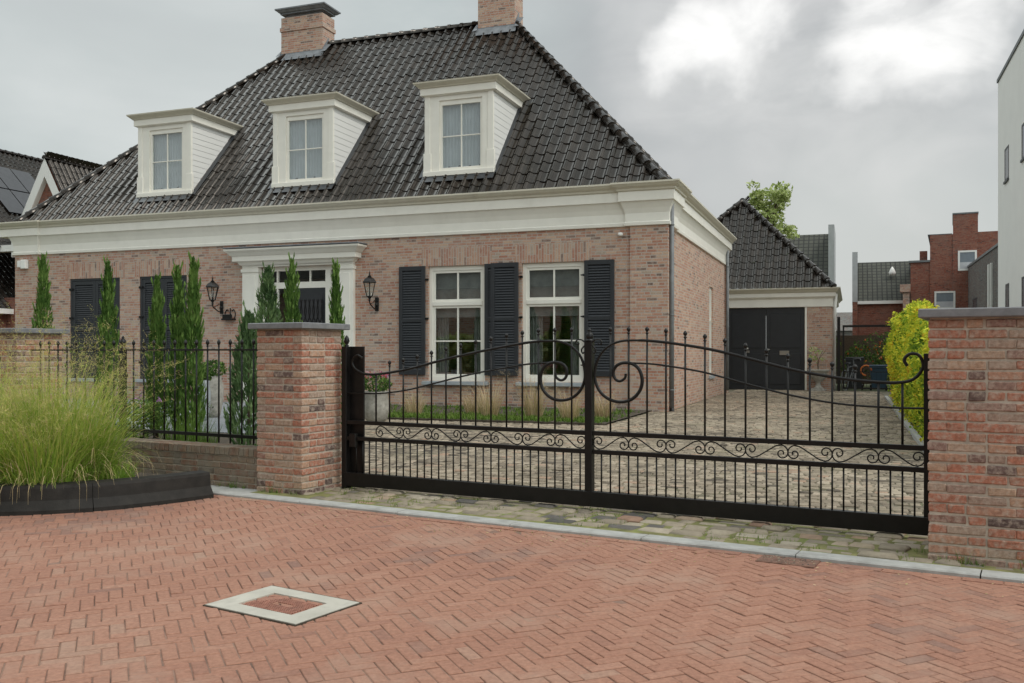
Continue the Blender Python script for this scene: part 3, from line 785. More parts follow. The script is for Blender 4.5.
# windows of the ground floor
def casement(a, c, z0, z1, y, bars=True, curtain='dark_curtain', side='x'):
    """white frame with top light and two by two lower panes"""
    w = c-a; f = .085; b = MB()
    def bx(x0, x1, y0, y1, q0, q1, bev=.004):
        b.box(x0, x1, y0, y1, q0, q1, b=bev)
    bx(a, a+f, y, y+.09, z0, z1); bx(c-f, c, y, y+.09, z0, z1); bx(a+f, c-f, y, y+.09, z0, z0+.10); bx(a+f, c-f, y, y+.09, z1-.10, z1)
    zt = z0+(z1-z0)*.655; bx(a+f, c-f, y-.012, y+.09, zt, zt+.09)
    # sashes
    for q0, q1 in ((z0+.10, zt), (zt+.09, z1-.10)):
        s = .055
        bx(a+f, a+f+s, y+.02, y+.07, q0, q1); bx(c-f-s, c-f, y+.02, y+.07, q0, q1); bx(a+f+s, c-f-s, y+.02, y+.07, q0, q0+s); bx(a+f+s, c-f-s, y+.02, y+.07, q1-s, q1)
    m_ = (a+c)/2; bx(m_-.018, m_+.018, y+.025, y+.065, z0+.155, zt-.055, .003); bx(m_-.018, m_+.018, y+.025, y+.065, zt+.145, z1-.155, .003)
    zm = (z0+.155+zt-.055)/2; bx(a+f+.055, m_-.018, y+.027, y+.063, zm-.016, zm+.016, .003); bx(m_+.018, c-f-.055, y+.027, y+.063, zm-.016, zm+.016, .003)
    win = b.build('window', 'white', house)
    g = MB(); g.box(a+f+.05, c-f-.05, y+.045, y+.049, z0+.15, zt-.05); g.box(a+f+.05, c-f-.05, y+.045, y+.049, zt+.14, z1-.15); g.build('pane', 'glass', win)
    s = MB(); s.box(a-.10, c+.10, y-.20, y+.05, z0-.085, z0-.003, b=.006); s.build('sill', 'sill', win)
    return win
def drape(b, x0, x1, y, z0, z1, amp=.03, n=40, f=9):
    pr = None
    for k in range(n+1):
        x = x0+(x1-x0)*k/n; yy = y+amp*math.sin(k*f/n*2*math.pi)
        if pr: b.quad((pr[0], pr[1], z0), (x, yy, z0), (x, yy, z1), (pr[0], pr[1], z1), smooth=True)
        pr = (x, yy)
for (a, c, z0, z1) in wins[2:]:
    w_ = casement(a, c, z0, z1, rec+.06)
    b = MB(); drape(b, a+.1, a+.38, rec+.30, z0, z1, .02, 20, 4); drape(b, c-.38, c-.1, rec+.30, z0, z1, .02, 20, 4); b.build('curtain', 'dark_curtain', w_)
    b = MB(); b.box(a+.08, c-.08, rec+.22, rec+.228, z1-1.15, z1-.05); b.build('blind', 'dark_curtain', w_)
# windows with shutters closed over them, on the left
def shutter(a, c, z0, z1, y, name='shutter', th=.045, n=None):
    b = MB(); s = .085
    b.box(a, a+s, y, y+th, z0, z1, b=.004); b.box(c-s, c, y, y+th, z0, z1, b=.004)
    b.box(a+s, c-s, y, y+th, z0, z0+.12, b=.004); b.box(a+s, c-s, y, y+th, z1-.10, z1, b=.004); b.box(a+s, c-s, y+.004, y+th-.004, (z0+z1)/2-.04, (z0+z1)/2+.04, b=.003)
    sh = b.build(name, 'shutter', house)
    l = MB()
    for q0, q1 in ((z0+.12, (z0+z1)/2-.04), ((z0+z1)/2+.04, z1-.10)):
        k = int((q1-q0)/.055); st = (q1-q0)/k
        for i in range(k):
            z = q0+i*st
            l.quad((a+s, y+.006, z+.002), (c-s, y+.006, z+.002), (c-s, y+th-.008, z+st*.98), (a+s, y+th-.008, z+st*.98))
            l.quad((a+s, y+.006, z+.002), (c-s, y+.006, z+.002), (c-s, y+.006, z-.006), (a+s, y+.006, z-.006))
    l.build('louvre', 'shutter', sh)
    return sh
for (a, c, z0, z1) in wins[:2]:
    b = MB(); b.box(a, a+.06, rec+.02, rec+.12, z0, z1, b=.004); b.box(c-.06, c, rec+.02, rec+.12, z0, z1, b=.004); b.box(a+.06, c-.06, rec+.02, rec+.12, z1-.06, z1, b=.004)
    fr = b.build('window', 'shutter', house); s = MB(); s.box(a-.06, c+.06, rec-.10, rec+.12, z0-.085, z0-.003, b=.006); s.build('sill', 'sill', fr)
    m_ = (a+c)/2; shutter(a+.06, m_-.004, z0+.01, z1-.065, rec+.03); shutter(m_+.004, c-.06, z0+.01, z1-.065, rec+.03)
    for q in (z0+.4, (z0+z1)/2+.25, z1-.3): h = MB(); h.box(a-.02, a+.10, rec-.012, rec+.018, q, q+.05); h.build('hinge', 'iron', fr)
# open shutters
shutter(-6.15, -5.50, .735, 3.19, rec-.07); shutter(-4.055, -3.40, .735, 3.19, rec-.062)
shutter(-3.885, -3.245, .735, 3.195, rec-.125); shutter(-1.78, -1.13, .735, 3.19, rec-.07)
for x in (-5.47, -3.215, -1.80):
    for z in (2.86, 1.98, .95): b = MB(); b.box(x-.02, x+.045, rec-.05, rec-.01, z, z+.045, b=.003); b.box(x-.06, x+.01, rec-.06, rec-.045, z+.01, z+.035); b.build('shutter_hinge', 'iron', house)

# side wall window and rear downpipe
b = MB(); b.box(-rec-.12, -rec-.05, 6.25, 6.33, .62, 3.02); b.box(-rec-.12, -rec-.05, 6.92, 7.0, .62, 3.02); b.box(-rec-.12, -rec-.05, 6.33, 6.92, .62, .72); b.box(-rec-.12, -rec-.05, 6.33, 6.92, 2.92, 3.02); b.box(-rec-.11, -rec-.055, 6.33, 6.92, 2.1, 2.18)
b.box(-rec-.12, -rec-.05, 6.60, 6.65, .72, 2.92)
sw = b.build('window', 'white', house); g = MB(); g.box(-rec-.09, -rec-.085, 6.33, 6.92, .7, 2.95); g.build('pane', 'glass', sw)
b = MB(); b.box(-rec-.1, -rec+.05, 6.2, 7.05, .53, .617, b=.005); b.build('sill', 'sill', sw)
b = MB(); b.box(-rec-.35, -rec-.34, 6.1, 7.1, .5, 3.1); b.build('curtain', 'curtain', sw)
def pipe(x, y, z0, z1):
    b = MB(); b.tube([(x, y, z0), (x, y, z1)], .045, 10)
    for z in (z0+.35, z0+1.9, z1-.5): b.lathe((x, y, z), [(.052, 0), (.052, .03)], 10)
    b.build('downpipe', 'zinc', house)
pipe(.055, .14, .1, 4.36); pipe(.03, HD-.5, .1, 4.3)
b = MB(); b.tube([(.055, .14, .1), (.055, .14, .02), (.09, .12, -.02)], .05, 10); b.build('downpipe', 'iron', house)

# front door with surround
sur = MB()
for x0, x1 in ((-10.39, -9.93), (-7.75, -7.316)):
    sur.box(x0, x1, rec-.10, rec+.05, .0, 3.30, b=.006); sur.box(x0-.025, x1+.025, rec-.13, rec+.03, .0, .26, b=.006); sur.box(x0-.025, x1+.025, rec-.13, rec+.03, 3.18, 3.26, b=.006)
    sur.box(x0+.08, x1-.08, rec-.115, rec-.09, .34, 3.10, b=.006)
sur.box(-10.39, -7.316, rec-.10, rec+.05, 3.302, 3.36, b=.004)
dsur = sur.build('door_surround', 'white', house)
b = MB(); b.ring((-10.39, -7.316, -.06, rec), [(0, 3.34), (.04, 3.36), (.06, 3.40), (.06, 3.42), (.16, 3.44), (.16, 3.55), (.19, 3.57), (.24, 3.63), (.30, 3.68), (.31, 3.72), (.0, 3.735)], True); b.build('hood', 'white', dsur)
b = MB(); b.box(-10.71, -7.0, -.38, rec-.002, 3.738, 3.765, b=.004); b.build('lead_flashing', 'lead', dsur)
b = MB(); y = rec+.08
for x0, x1 in ((-9.93, -9.84), (-9.18, -9.03), (-8.17, -8.02), (-7.82, -7.75)): b.box(x0, x1, y, y+.09, .05, 3.3, b=.004)
b.box(-9.84, -9.18, y+.002, y+.088, 2.78, 2.93); b.box(-9.03, -8.17, y+.002, y+.088, 2.78, 2.93); b.box(-8.02, -7.82, y+.002, y+.088, 2.78, 2.93); b.box(-9.84, -9.18, y+.002, y+.088, .05, .85); b.box(-9.84, -7.82, y+.002, y+.088, 3.2, 3.3); b.box(-9.53, -9.49, y+.01, y+.07, .85, 3.2); b.box(-8.61, -8.58, y+.01, y+.07, 2.93, 3.2)
df = b.build('door_frame', 'white', house)
b = MB(); b.quad((-9.84, y+.04, .85), (-9.18, y+.04, .85), (-9.18, y+.04, 3.2), (-9.84, y+.04, 3.2)); b.quad((-9.03, y+.04, 2.93), (-8.17, y+.04, 2.93), (-8.17, y+.04, 3.2), (-9.03, y+.04, 3.2)); b.quad((-8.02, y+.04, .3), (-7.82, y+.04, .3), (-7.82, y+.04, 3.2), (-8.02, y+.04, 3.2)); b.build('pane', 'glass', df)
b = MB(); b.box(-9.03, -8.17, y+.02, y+.07, .05, 2.78, b=.004); b.box(-8.95, -8.25, y+.005, y+.02, .25, 1.0, b=.006); b.box(-8.95, -8.25, y+.0, y+.02, 1.15, 2.65, b=.006)
fd = b.build('front_door', 'shutter', house)
b = MB(); b.box(-8.88, -8.25, y-.012, y-.004, 1.3, 2.5); b.build('door_glass', 'solar', fd)
b = MB()
for i in range(6):
    x = -8.85+i*.115
    P = smooth_pts([(x, y-.022, 1.3), (x+.05, y-.022, 1.6), (x-.03, y-.022, 1.9), (x+.05, y-.022, 2.2), (x, y-.022, 2.5)], 4); b.tube(P, .008, 4)
    P = smooth_pts([(x+.05, y-.022, 1.3), (x, y-.022, 1.6), (x+.08, y-.022, 1.9), (x, y-.022, 2.2), (x+.05, y-.022, 2.5)], 4); b.tube(P, .008, 4)
b.build('grille', 'iron', fd)
b = MB(); b.box(-9.2, -7.95, rec-.55, rec+.08, .0, .12, b=.01); b.build('doorstep', 'bluestone', house)

# roof
EO = .17                      # tiles start this far outside the wall line
ze = 4.70; ty, tz = 4.95, 10.33; sR, sL = -5.22, -12.02
front_y = -.12; right_x = -.08; left_x = -HL+.2
def tile_plane(name, parent, O, A, Bd, wid, ln, clip, tw=.255, ch=.335, amp=.062, lift=.017, mat='tile', samples=8, a_off=0):
    """O origin at eave, A unit vector along eave, Bd unit vector up the slope; S shaped tiles as real relief"""
    b = MB(); A = Vector(A); Bd = Vector(Bd); N = A.cross(Bd).normalized()
    if N.z < 0: N = -N
    nc = int(wid/tw)+1; nr = int(math.ceil(ln/ch)); O = Vector(O)
    prof = []
    US = [0, .08, .22, .38, .50, .56, .62, .69, .77, .85, .91, .96, 1.0] if samples > 6 else [0, .25, .5, .62, .75, .9, 1.0]
    HS = [.34, .14, .0, -.04, .06, .26, .62, .90, 1.0, .93, .74, .52, .34] if samples > 6 else [.3, 0, .06, .62, 1, .75, .3]
    samples = len(US)-1; prof = [amp*h for h in HS]
    for r in range(nr):
        b0 = r*ch-.03; b1 = (r+1)*ch
        for c in range(nc):
            t = random.random(); x0 = c*tw+a_off; dz = random.gauss(0, .0025); db = random.gauss(0, .003)
            i = len(b.v)
            for k in range(samples+1):
                x = x0+tw*US[k]; h = prof[k]
                b.v.append(tuple(O+A*x+Bd*(b0+db)+N*(h+lift-.024))); b.v.append(tuple(O+A*x+Bd*(b0+db)+N*(h+lift+dz-.003))); b.v.append(tuple(O+A*x+Bd*(b0+db+.004)+N*(h+lift+dz))); b.v.append(tuple(O+A*x+Bd*b1+N*(h+.0+dz)))
            for k in range(samples):
                j = i+4*k
                b.f.append((j+2, j+6, j+7, j+3)); b.t.append(t); b.sm.append(True)
                b.f.append((j, j+4, j+5, j+1)); b.t.append(t); b.sm.append(False)
    return b.build(name, mat, parent, clip=clip)
random.seed(9)
def slope(dx, dz): l = math.hypot(dx, dz); return dx/l, dz/l, l
roof_clips = []
apR = Vector((sR, ty, tz)); apL = Vector((sL, ty, tz))
cFR = Vector((right_x, front_y, ze)); cFL = Vector((left_x, front_y, ze)); cBR = Vector((right_x, HD+EO, ze)); cBL = Vector((left_x, HD+EO, ze))
def vplane(p, q, keep):      # vertical plane through p,q; keep the side of 'keep'
    d = (q-p); n = Vector((d.y, -d.x, 0)).normalized()
    if (keep-p).dot(n) > 0: n = -n
    return (p, n)
mid = Vector(((sR+sL)/2, 1, 5)); 
dy, dz, ln = slope(ty-front_y, tz-ze)
tile_plane('roof', house, (left_x, front_y, ze-.015), (1, 0, 0), (0, dy, dz), right_x-left_x, ln, [vplane(cFR, apR, mid), vplane(cFL, apL, mid), (apR, Vector((0, 1, 0)))])
dx, dz2, ln2 = slope(sR-right_x, tz-ze)
kR = Vector((-1, ty, 5))
tile_plane('roof', house, (right_x, front_y, ze-.015), (0, 1, 0), (dx, 0, dz2), HD+2*EO, ln2, [vplane(cFR, apR, kR), vplane(cBR, apR, kR)])
dx, dz3, ln3 = slope(sL-left_x, tz-ze); kL = Vector((left_x+1, ty, 5))
b = MB(); b.tri(cFL, cBL, apL); b.quad(cBR, cBL, apL, apR); b.build('roof_back', 'tile', house)
def caps(b, p, q, r=.095, step=.36, lift=.035):
    p = Vector(p); q = Vector(q); T = (q-p).normalized(); S = T.cross(Vector((0, 0, 1))).normalized(); U = S.cross(T).normalized()
    n = int((q-p).length/step); step = (q-p).length/n
    for k in range(n):
        t = random.random(); i = len(b.v)
        for (a, rr) in ((k*step-.03, r*1.14), (k*step+.05, r*1.14), (k*step+.051, r), ((k+1)*step, r*.92)):
            for j in range(9):
                an = math.pi*(-.08+1.16*j/8); b.v.append(tuple(p+T*a+S*(math.cos(an)*rr)+U*(math.sin(an)*rr+lift)))
        for s in range(3):
            for j in range(8): b.f.append((i+s*9+j, i+s*9+j+1, i+s*9+10+j, i+s*9+9+j)); b.t.append(t); b.sm.append(True)
        b.f.append(tuple(i+j for j in range(9))); b.t.append(t); b.sm.append(False)
b = MB(); caps(b, cFR+Vector((-.03, .03, .02)), apR); caps(b, cFL, apL); caps(b, apL, apR); caps(b, cBR, apR)
b.build('ridge_tiles', 'tile', house)
# chimneys
def chimney(x0, x1, y0, y1, z0, z1, cap=True):
    b = MB(); b.box(x0, x1, y0, y1, z0, z1-.42); b.box(x0-.03, x1+.03, y0-.03, y1+.03, z1-.418, z1-.30); b.box(x0, x1, y0, y1, z1-.298, z1)
    c = b.build('chimney', 'house_brick', house, uv=True)
    k = MB(); k.box(x0+.1, x1-.1, y0+.1, y1-.1, z1+.002, z1+.10); k.box(x0-.02, x1+.02, y0-.02, y1+.02, z1+.10, z1+.13)
    k.ring((x0, x1, y0, y1), [(0, z1+.13), (.06, z1+.15), (.11, z1+.20), (.14, z1+.21), (.14, z1+.25), (-.2, z1+.29)], True); k.build('cap', 'lead', c)
    f = MB(); sl = (tz-ze)/(ty-front_y); zz = lambda yy: ze+(yy-front_y)*sl
    f.quad((x0-.06, y0-.12, zz(y0-.12)+.07), (x1+.06, y0-.12, zz(y0-.12)+.07), (x1+.06, y0-.01, zz(y0)+.15), (x0-.06, y0-.01, zz(y0)+.15))
    f.quad((x0-.04, y0-.012, zz(y0)+.0), (x1+.04, y0-.012, zz(y0)+.0), (x1+.04, y0-.012, zz(y0)+.17), (x0-.04, y0-.012, zz(y0)+.17))
    for xs, s in ((x1+.012, 1), (x0-.012, -1)):
        f.poly([(xs, y0-.02, zz(y0)), (xs, ty, tz), (xs, ty, tz+.25), (xs, y0-.02, zz(y0)+.2)]); f.quad((xs, y0-.1, zz(y0)+.08), (xs+s*.13, y0-.1, zz(y0)+.07), (xs+s*.13, ty, tz+.08), (xs, ty, tz+.09))
    f.build('flashing', 'lead', c)
chimney(-12.44, -11.02, 4.62, 5.28, 9.0, 11.2); chimney(-6.10, -5.03, 4.62, 5.28, 9.0, 11.7)

# dormers
sl = (tz-ze)/(ty-front_y)
def roof_z(y): return ze+(y-front_y)*sl
def dormer(xl):
    W = 1.69; xr = xl+W; y = .37; zb = roof_z(y)+.05; zt = 7.12; yb = front_y+(zt-ze)/sl
    b = MB()
    wx0, wx1, wz0, wz1 = xl+.36, xr-.27, zb+.10, zt-.13
    # front frame with an opening
    wall_sheet(b, 'x', y, xl, xr, zb, zt, [(wx0, wx1, wz0, wz1)], .14, -1)
    b.box(xl-.03, xl+.16, y-.025, y+.05, zb+.002, zb+.5, b=.006); b.box(xr-.16, xr+.03, y-.025, y+.05, zb+.002, zb+.5, b=.006)
    b.box(xl, xl+.13, y-.018, y+.05, zb+.5, zt-.002, b=.005); b.box(xr-.13, xr, y-.018, y+.05, zb+.5, zt-.002, b=.005)
    b.box(xl-.03, xr+.03, y-.05, y+.03, zb-.03, zb+.08, b=.006)
    d = b.build('dormer', 'white', house)
    for x, s in ((xr-.003, 1), (xl+.003, -1)):
        c = MB(); c.poly([(x, y+.03, roof_z(y)-.02), (x, yb+.05, zt), (x, y+.03, zt)]); c.build('cheek', 'siding', d)
    f = MB()
    s = .06
    for x0, x1, q0, q1 in ((wx0, wx0+s, wz0, wz1), (wx1-s, wx1, wz0, wz1), (wx0+s, wx1-s, wz0, wz0+s), (wx0+s, wx1-s, wz1-.11, wz1)): f.box(x0, x1, y+.03, y+.10, q0, q1, b=.004)
    m_ = (wx0+wx1)/2; zm = (wz0+s+wz1-.11)/2
    f.box(m_-.014, m_+.014, y+.045, y+.085, wz0+s, wz1-.11, b=.003); f.box(wx0+s, m_-.014, y+.047, y+.083, zm-.013, zm+.013, b=.003); f.box(m_+.014, wx1-s, y+.047, y+.083, zm-.013, zm+.013, b=.003)
    f.build('window_frame', 'white', d)
    g = MB(); g.box(wx0+s-.005, wx1-s+.005, y+.065, y+.069, wz0+s-.005, wz1-.1); g.build('pane', 'glass', d)
    k = MB(); drape(k, wx0-.02, wx1+.02, y+.15, wz0-.02, wz1+.02, .008, 60, 14); k.build('curtain', 'curtain', d)
    P = [(.01, zt-.03), (.05, zt-.01), (.08, zt), (.08, zt+.15)]
    r = MB(); r.ring((xl, xr, y, yb+.05), P); r.build('fascia', 'white', d)
    Q = [(.08, zt+.151), (.11, zt+.16), (.12, zt+.18), (.17, zt+.22), (.205, zt+.25), (.21, zt+.28), (.0, zt+.295)]
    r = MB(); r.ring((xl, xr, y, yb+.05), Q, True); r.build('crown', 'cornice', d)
    l = MB(); l.box(xl-.02, xr+.02, y-.30, y+.0, 0, .001) if False else l.quad((xl-.05, y-.17, roof_z(y-.17)+.065), (xr+.05, y-.17, roof_z(y-.17)+.065), (xr+.05, y-.005, roof_z(y)+.05), (xl-.05, y-.005, roof_z(y)+.05))
    for x, sg in ((xr, 1), (xl, -1)):
        l.quad((x, y, roof_z(y)+.05), (x+sg*.14, y-.05, roof_z(y-.05)+.055), (x+sg*.14, yb+.1, roof_z(yb+.1)+.055), (x, yb+.1, roof_z(yb+.1)+.05))
    l.build('lead_apron', 'shutter', d)
for x in (-13.92, -9.78, -5.675): dormer(x)

# things fixed to the facade
def lantern(label, x):
    t = thing('wall_lantern', label, 'wall lamp', hw(x, rec-.005, 2.35), HA, 'black lanterns either side of the front door')
    b = MB(); b.lathe((0, 0, 0), [(.001, 0), (.001, .001)], 4); b = MB()
    b.box(-.05, .05, -.03, .0, -.16, .16, b=.012); b.lathe((0, -.03, -.05), [(.03, 0), (.045, .03), (.03, .09)], 8); b.build('wall_plate', 'iron', t)
    b = MB(); P = smooth_pts([(0, -.03, -.09), (0, -.12, -.11), (0, -.24, -.06), (0, -.34, .0), (0, -.36, .06)], 5); b.tube(P, .014, 6)
    P = smooth_pts([(0, -.03, .06), (0, -.12, .08), (0, -.2, .03), (0, -.3, -.0)], 5); b.tube(P, .009, 6); b.build('arm', 'iron', t)
    b = MB(); b.lathe((0, -.36, .05), [(.02, 0), (.03, .02), (.022, .05), (.05, .10), (.055, .12)], 6); 
    for k in range(6):
        a = k*math.pi/3; b.tube([(.07*math.cos(a), -.36+.07*math.sin(a), .16), (.145*math.cos(a), -.36+.145*math.sin(a), .47)], .009, 4)
    b.lathe((0, -.36, .155), [(.075, 0), (.078, .015)], 6); b.lathe((0, -.36, .47), [(.155, 0), (.175, .012), (.165, .03), (.12, .09), (.06, .125), (.045, .13), (.05, .15), (.02, .17), (.025, .185), (.012, .2), (.018, .225), (.006, .25), (.001, .32)], 6)
    b.tube([(0, -.36, .1), (0, -.36, .24)], .016, 6)
    b.build('cage', 'iron', t)
    g = MB(); n = 6
    for k in range(n):
        a = k*math.pi/3; a2 = (k+1)*math.pi/3
        g.quad((.066*math.cos(a), -.36+.066*math.sin(a), .17), (.066*math.cos(a2), -.36+.066*math.sin(a2), .17), (.14*math.cos(a2), -.36+.14*math.sin(a2), .47), (.14*math.cos(a), -.36+.14*math.sin(a), .47))
    g.build('lamp_glass', 'glass', t)
lantern('black wall lantern between the front door and the open shutters', -6.74)
lantern('black wall lantern left of the front door, above the ornate iron bracket', -11.05)
t = thing('letter_holder', 'small black ornate iron holder on the wall just below the left lantern', 'holder', hw(-10.80, rec-.005, 2.05), HA)
b = MB(); b.box(-.16, .16, -.16, 0, -.02, .02, b=.005); b.box(-.14, .14, -.14, -.12, .02, .12, b=.005); b.build('tray', 'iron', t)
b = MB(); 
for s in (-1, 1): b.tube(smooth_pts([(s*.13, -.01, .02), (s*.15, -.01, .15), (s*.1, -.01, .24), (s*.05, -.01, .2)], 4), .012, 6)
b.tube([(0, -.01, 0), (0, -.01, .28)], .014, 6); b.build('back_scroll', 'iron', t)
t = thing('floodlight_box', 'white security light box high on the left corner of the facade', 'security light', hw(-17.42, -.005, 3.57), HA)
b = MB(); b.box(-.17, -.06, -.10, 0, -.04, .14, b=.01); b.build('sensor', 'render_white', t); b = MB(); b.box(-.03, .14, -.12, 0, -.08, .16, b=.012); b.build('lamp_head', 'render_white', t)
b = MB(); b.lathe((0, 0, 0), [(.045, -.03), (.06, 0), (.045, .04)], 8); b.box(-.03, .03, 0, .05, -.02, .03)
o = b.build('wall_sensor', 'render_white', None); o.location = hw(-1.0, rec-.055, 3.70); o.rotation_euler = (0, 0, HA); tag(o, 'tiny pale round sensor high on the brick right of the windows', 'sensor')

# ------------------------------------------------------------------ garage
GP = Vector((9.386, 29.61, 0))
gar = thing('garage', 'brick garage with pyramid roof of black tiles and dark double doors', 'garage', GP, HA)
gx0, gx1, gd = -5.4, .82, 7.0; gz = 2.70
b = MB(); wall_sheet(b, 'x', 0, gx0, gx1, 0, gz, [(-2.43, 0, 0, 2.688)], .12, -1); wall_sheet(b, 'y', gx1, 0, gd, 0, gz, [], .1, 1); wall_sheet(b, 'y', gx0, 0, gd, 0, gz, [], .1, -1); b.build('wall', 'house_brick', gar, uv=True)
b = MB(); b.ring((gx0, gx1, 0, gd), [(0, 2.692), (.03, 2.70), (.03, 2.95), (.10, 3.0), (.12, 3.02), (.12, 3.14)]); b.build('frieze', 'white', gar)
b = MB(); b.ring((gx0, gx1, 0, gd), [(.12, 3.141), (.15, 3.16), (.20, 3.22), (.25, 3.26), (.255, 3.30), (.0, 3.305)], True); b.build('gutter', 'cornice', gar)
for x0, x1, lab in ((-2.42, -1.215, 0), (-1.205, -.01, 1)):
    b = MB(); b.box(x0, x1, .05, .10, .03, 2.68, b=.004)
    for q0, q1 in ((.2, 1.2), (1.38, 2.5)):
        b.box(x0+.12, x1-.12, .035, .05, q0, q1, b=.008)
    d = b.build('door', 'garage_door', gar)
    h = MB(); hx = x1-.1 if not lab else x0+.1; 
    if lab:
        h.box(x0+.42, x0+.72, .01, .035, 1.15, 1.29, b=.004); h.lathe((x0+.08, .03, 1.30), [(.03, 0), (.045, .02), (.03, .05)], 8)
    else: h.lathe((x0+.62, .02, 1.32), [(.03, 0), (.06, .03), (.03, .08)], 8); h.box(x0+.55, x0+.69, .005, .035, 1.22, 1.30, b=.003)
    h.build('handle', 'brass', d)
b = MB(); b.box(0, .06, -.01, .05, 0, 2.685); b.box(-2.49, -2.43, -.01, .05, 0, 2.685); b.build('door_frame', 'white', gar)
EO2 = .2; ge = 3.30; a_ = (gx1-gx0)/2+EO2; apx = (gx0+gx1)/2; gtop = 6.66
apF = Vector((apx, -EO2+a_, gtop)); apB = Vector((apx, gd+EO2-a_, gtop)); g1 = Vector((gx1+.03, -EO2, ge)); g0 = Vector((gx0-EO2, -EO2, ge)); g2 = Vector((gx1+.03, gd+EO2, ge)); g3 = Vector((gx0-EO2, gd+EO2, ge))
dy, dz, ln = slope(a_, gtop-ge); rx_, rz_, rl_ = slope(gx1+.03-apx, gtop-ge); kf = Vector((apx, .3, 3.5))
tile_plane('roof', gar, (gx0-EO2, -EO2, ge-.01), (1, 0, 0), (0, dy, dz), gx1-gx0+2*EO2, ln, [vplane(g1, apF, kf), vplane(g0, apF, kf)])
kr = Vector((gx1, gd/2, 3.5))
tile_plane('roof', gar, (gx1+.03, -EO2, ge-.01), (0, 1, 0), (-rx_, 0, rz_), gd+2*EO2, rl_, [vplane(g1, apF, kr), vplane(g2, apB, kr)])
tile_plane('roof', gar, (gx0-EO2, -EO2, ge-.01), (0, 1, 0), (dy, 0, dz), gd+2*EO2, ln, [vplane(g0, apF, Vector((gx0, gd/2, 3))), vplane(g3, apB, Vector((gx0, gd/2, 3)))])
b = MB(); caps(b, g1, apF); caps(b, g0, apF); caps(b, apF, apB); b.build('ridge_tiles', 'tile', gar)
b = MB(); b.tube([(gx1+.07, .25, 0), (gx1+.07, .25, 2.2), (gx1+.07, .12, 2.4), (gx1+.12, .1, 3.1)], .05, 8); b.build('downpipe', 'render_white', gar)
# stone urn with a small plant at the garage
def gl(x, y, z=0): return GP+Matrix.Rotation(HA, 3, 'Z') @ Vector((x, y, z))
t = thing('garden_urn', 'pale stone pedestal urn with a thin plant beside the garage doors', 'urn', gl(.42, -.45), HA)
b = MB(); b.box(-.22, .22, -.22, .22, 0, .1, b=.01); b.lathe((0, 0, .1), [(.17, 0), (.1, .06), (.07, .14), (.08, .2), (.2, .3), (.27, .42), (.28, .52), (.34, .56), (.34, .6)], 14); b.build('urn', 'urn', t)
random.seed(3)
def leaf_blob(b, c, rad, n, size, tone=(0, 1), flat=1.0, upw=0):
    for _ in range(n):
        while True:
            p = Vector((random.uniform(-1, 1), random.uniform(-1, 1), random.uniform(-1, 1)))
            if p.length <= 1: break
        p = p.normalized()*(p.length**.5)
        q = Vector((c[0]+p.x*rad[0], c[1]+p.y*rad[1], c[2]+p.z*rad[2]))
        leaf(b, q, size*random.uniform(.6, 1.4), random.uniform(*tone), upw)
def leaf(b, q, s, t, upw=0, asp=.5):
    d = Vector((random.gauss(0, 1), random.gauss(0, 1), random.gauss(0, 1)+upw)).normalized()
    e = d.cross(Vector((random.gauss(0, 1), random.gauss(0, 1), random.gauss(0, 1)))).normalized()
    b.quad(tuple(q-d*s*.5), tuple(q+e*s*asp*.5), tuple(q+d*s*.5), tuple(q-e*s*asp*.5), tone=t)
b = MB()
for k in range(3): b.tube(smooth_pts([(0, 0, .65), (random.gauss(0, .05), random.gauss(0, .05), .95), (random.gauss(0, .12), random.gauss(0, .1), 1.3)], 3), .009, 4)
b.build('stem', 'bark', t)
b = MB(); 
for k in range(9): leaf_blob(b, (random.gauss(0, .14), random.gauss(0, .12), random.uniform(.95, 1.4)), (.09, .09, .08), 9, .09)
b.build('leaves', 'tree_leaf', t)

# ------------------------------------------------------------------ garden gate, bins, bicycle and shrub beside the garage
t = thing('garden_gate', 'slim black metal garden gate frame between garage and yellow hedge', 'gate', gl(.98, -.35), HA)
gwid = 1.85
b = MB(); b.box(0, .09, 0, .09, 0, 2.35, b=.005); b.build('post', 'iron', t); b = MB(); b.box(gwid-.05, gwid+.12, 0, .09, 0, 2.3, b=.005); b.build('post', 'iron', t)
b = MB(); b.box(.16, gwid-.05, .02, .06, 2.02, 2.09); b.box(.16, gwid-.05, .02, .06, .1, .15); b.box(.16, .21, .02, .06, .1, 2.05); b.box(gwid-.3, gwid-.25, .02, .06, .1, 2.02); b.build('leaf_frame', 'iron', t)
b = MB()
for k in range(9): b.tube([(.3+k*.14, .04, .15), (.3+k*.14, .04, .62)], .006, 4)
b.box(.2, gwid-.3, .03, .05, .62, .645); b.build('infill_bars', 'iron', t)
def wheelie(label, x, y, mat, lidmat, h=1.05):
    t = thing('wheelie_bin', label, 'bin', gl(x, y), HA)
    b = MB(); w0, w1 = .2, .27
    A = [(-w0, -w0, .06), (w0, -w0, .06), (w0, w0, .06), (-w0, w0, .06)]; B = [(-w1, -w1-.04, h-.08), (w1, -w1-.04, h-.08), (w1, w1+.02, h-.08), (-w1, w1+.02, h-.08)]
    for k in range(4): b.quad(A[k], A[(k+1) % 4], B[(k+1) % 4], B[k])
    b.poly(A[::-1]); b.ring((-w1, w1, -w1-.04, w1+.02), [(0, h-.12), (.02, h-.1), (.02, h-.07)]); b.build('body', mat, t)
    b = MB(); b.box(-w1-.02, w1+.02, -w1-.07, w1+.03, h-.068, h-.02, b=.012); b.tube([(-w1, w1+.06, h-.03), (w1, w1+.06, h-.03)], .018, 6); b.build('lid', lidmat, t)
    for s in (-1, 1):
        b = MB(); b.tube([(s*.2, w0, .1), (s*.26, w0, .1)], .1, 12); b.build('wheel', 'iron', t)
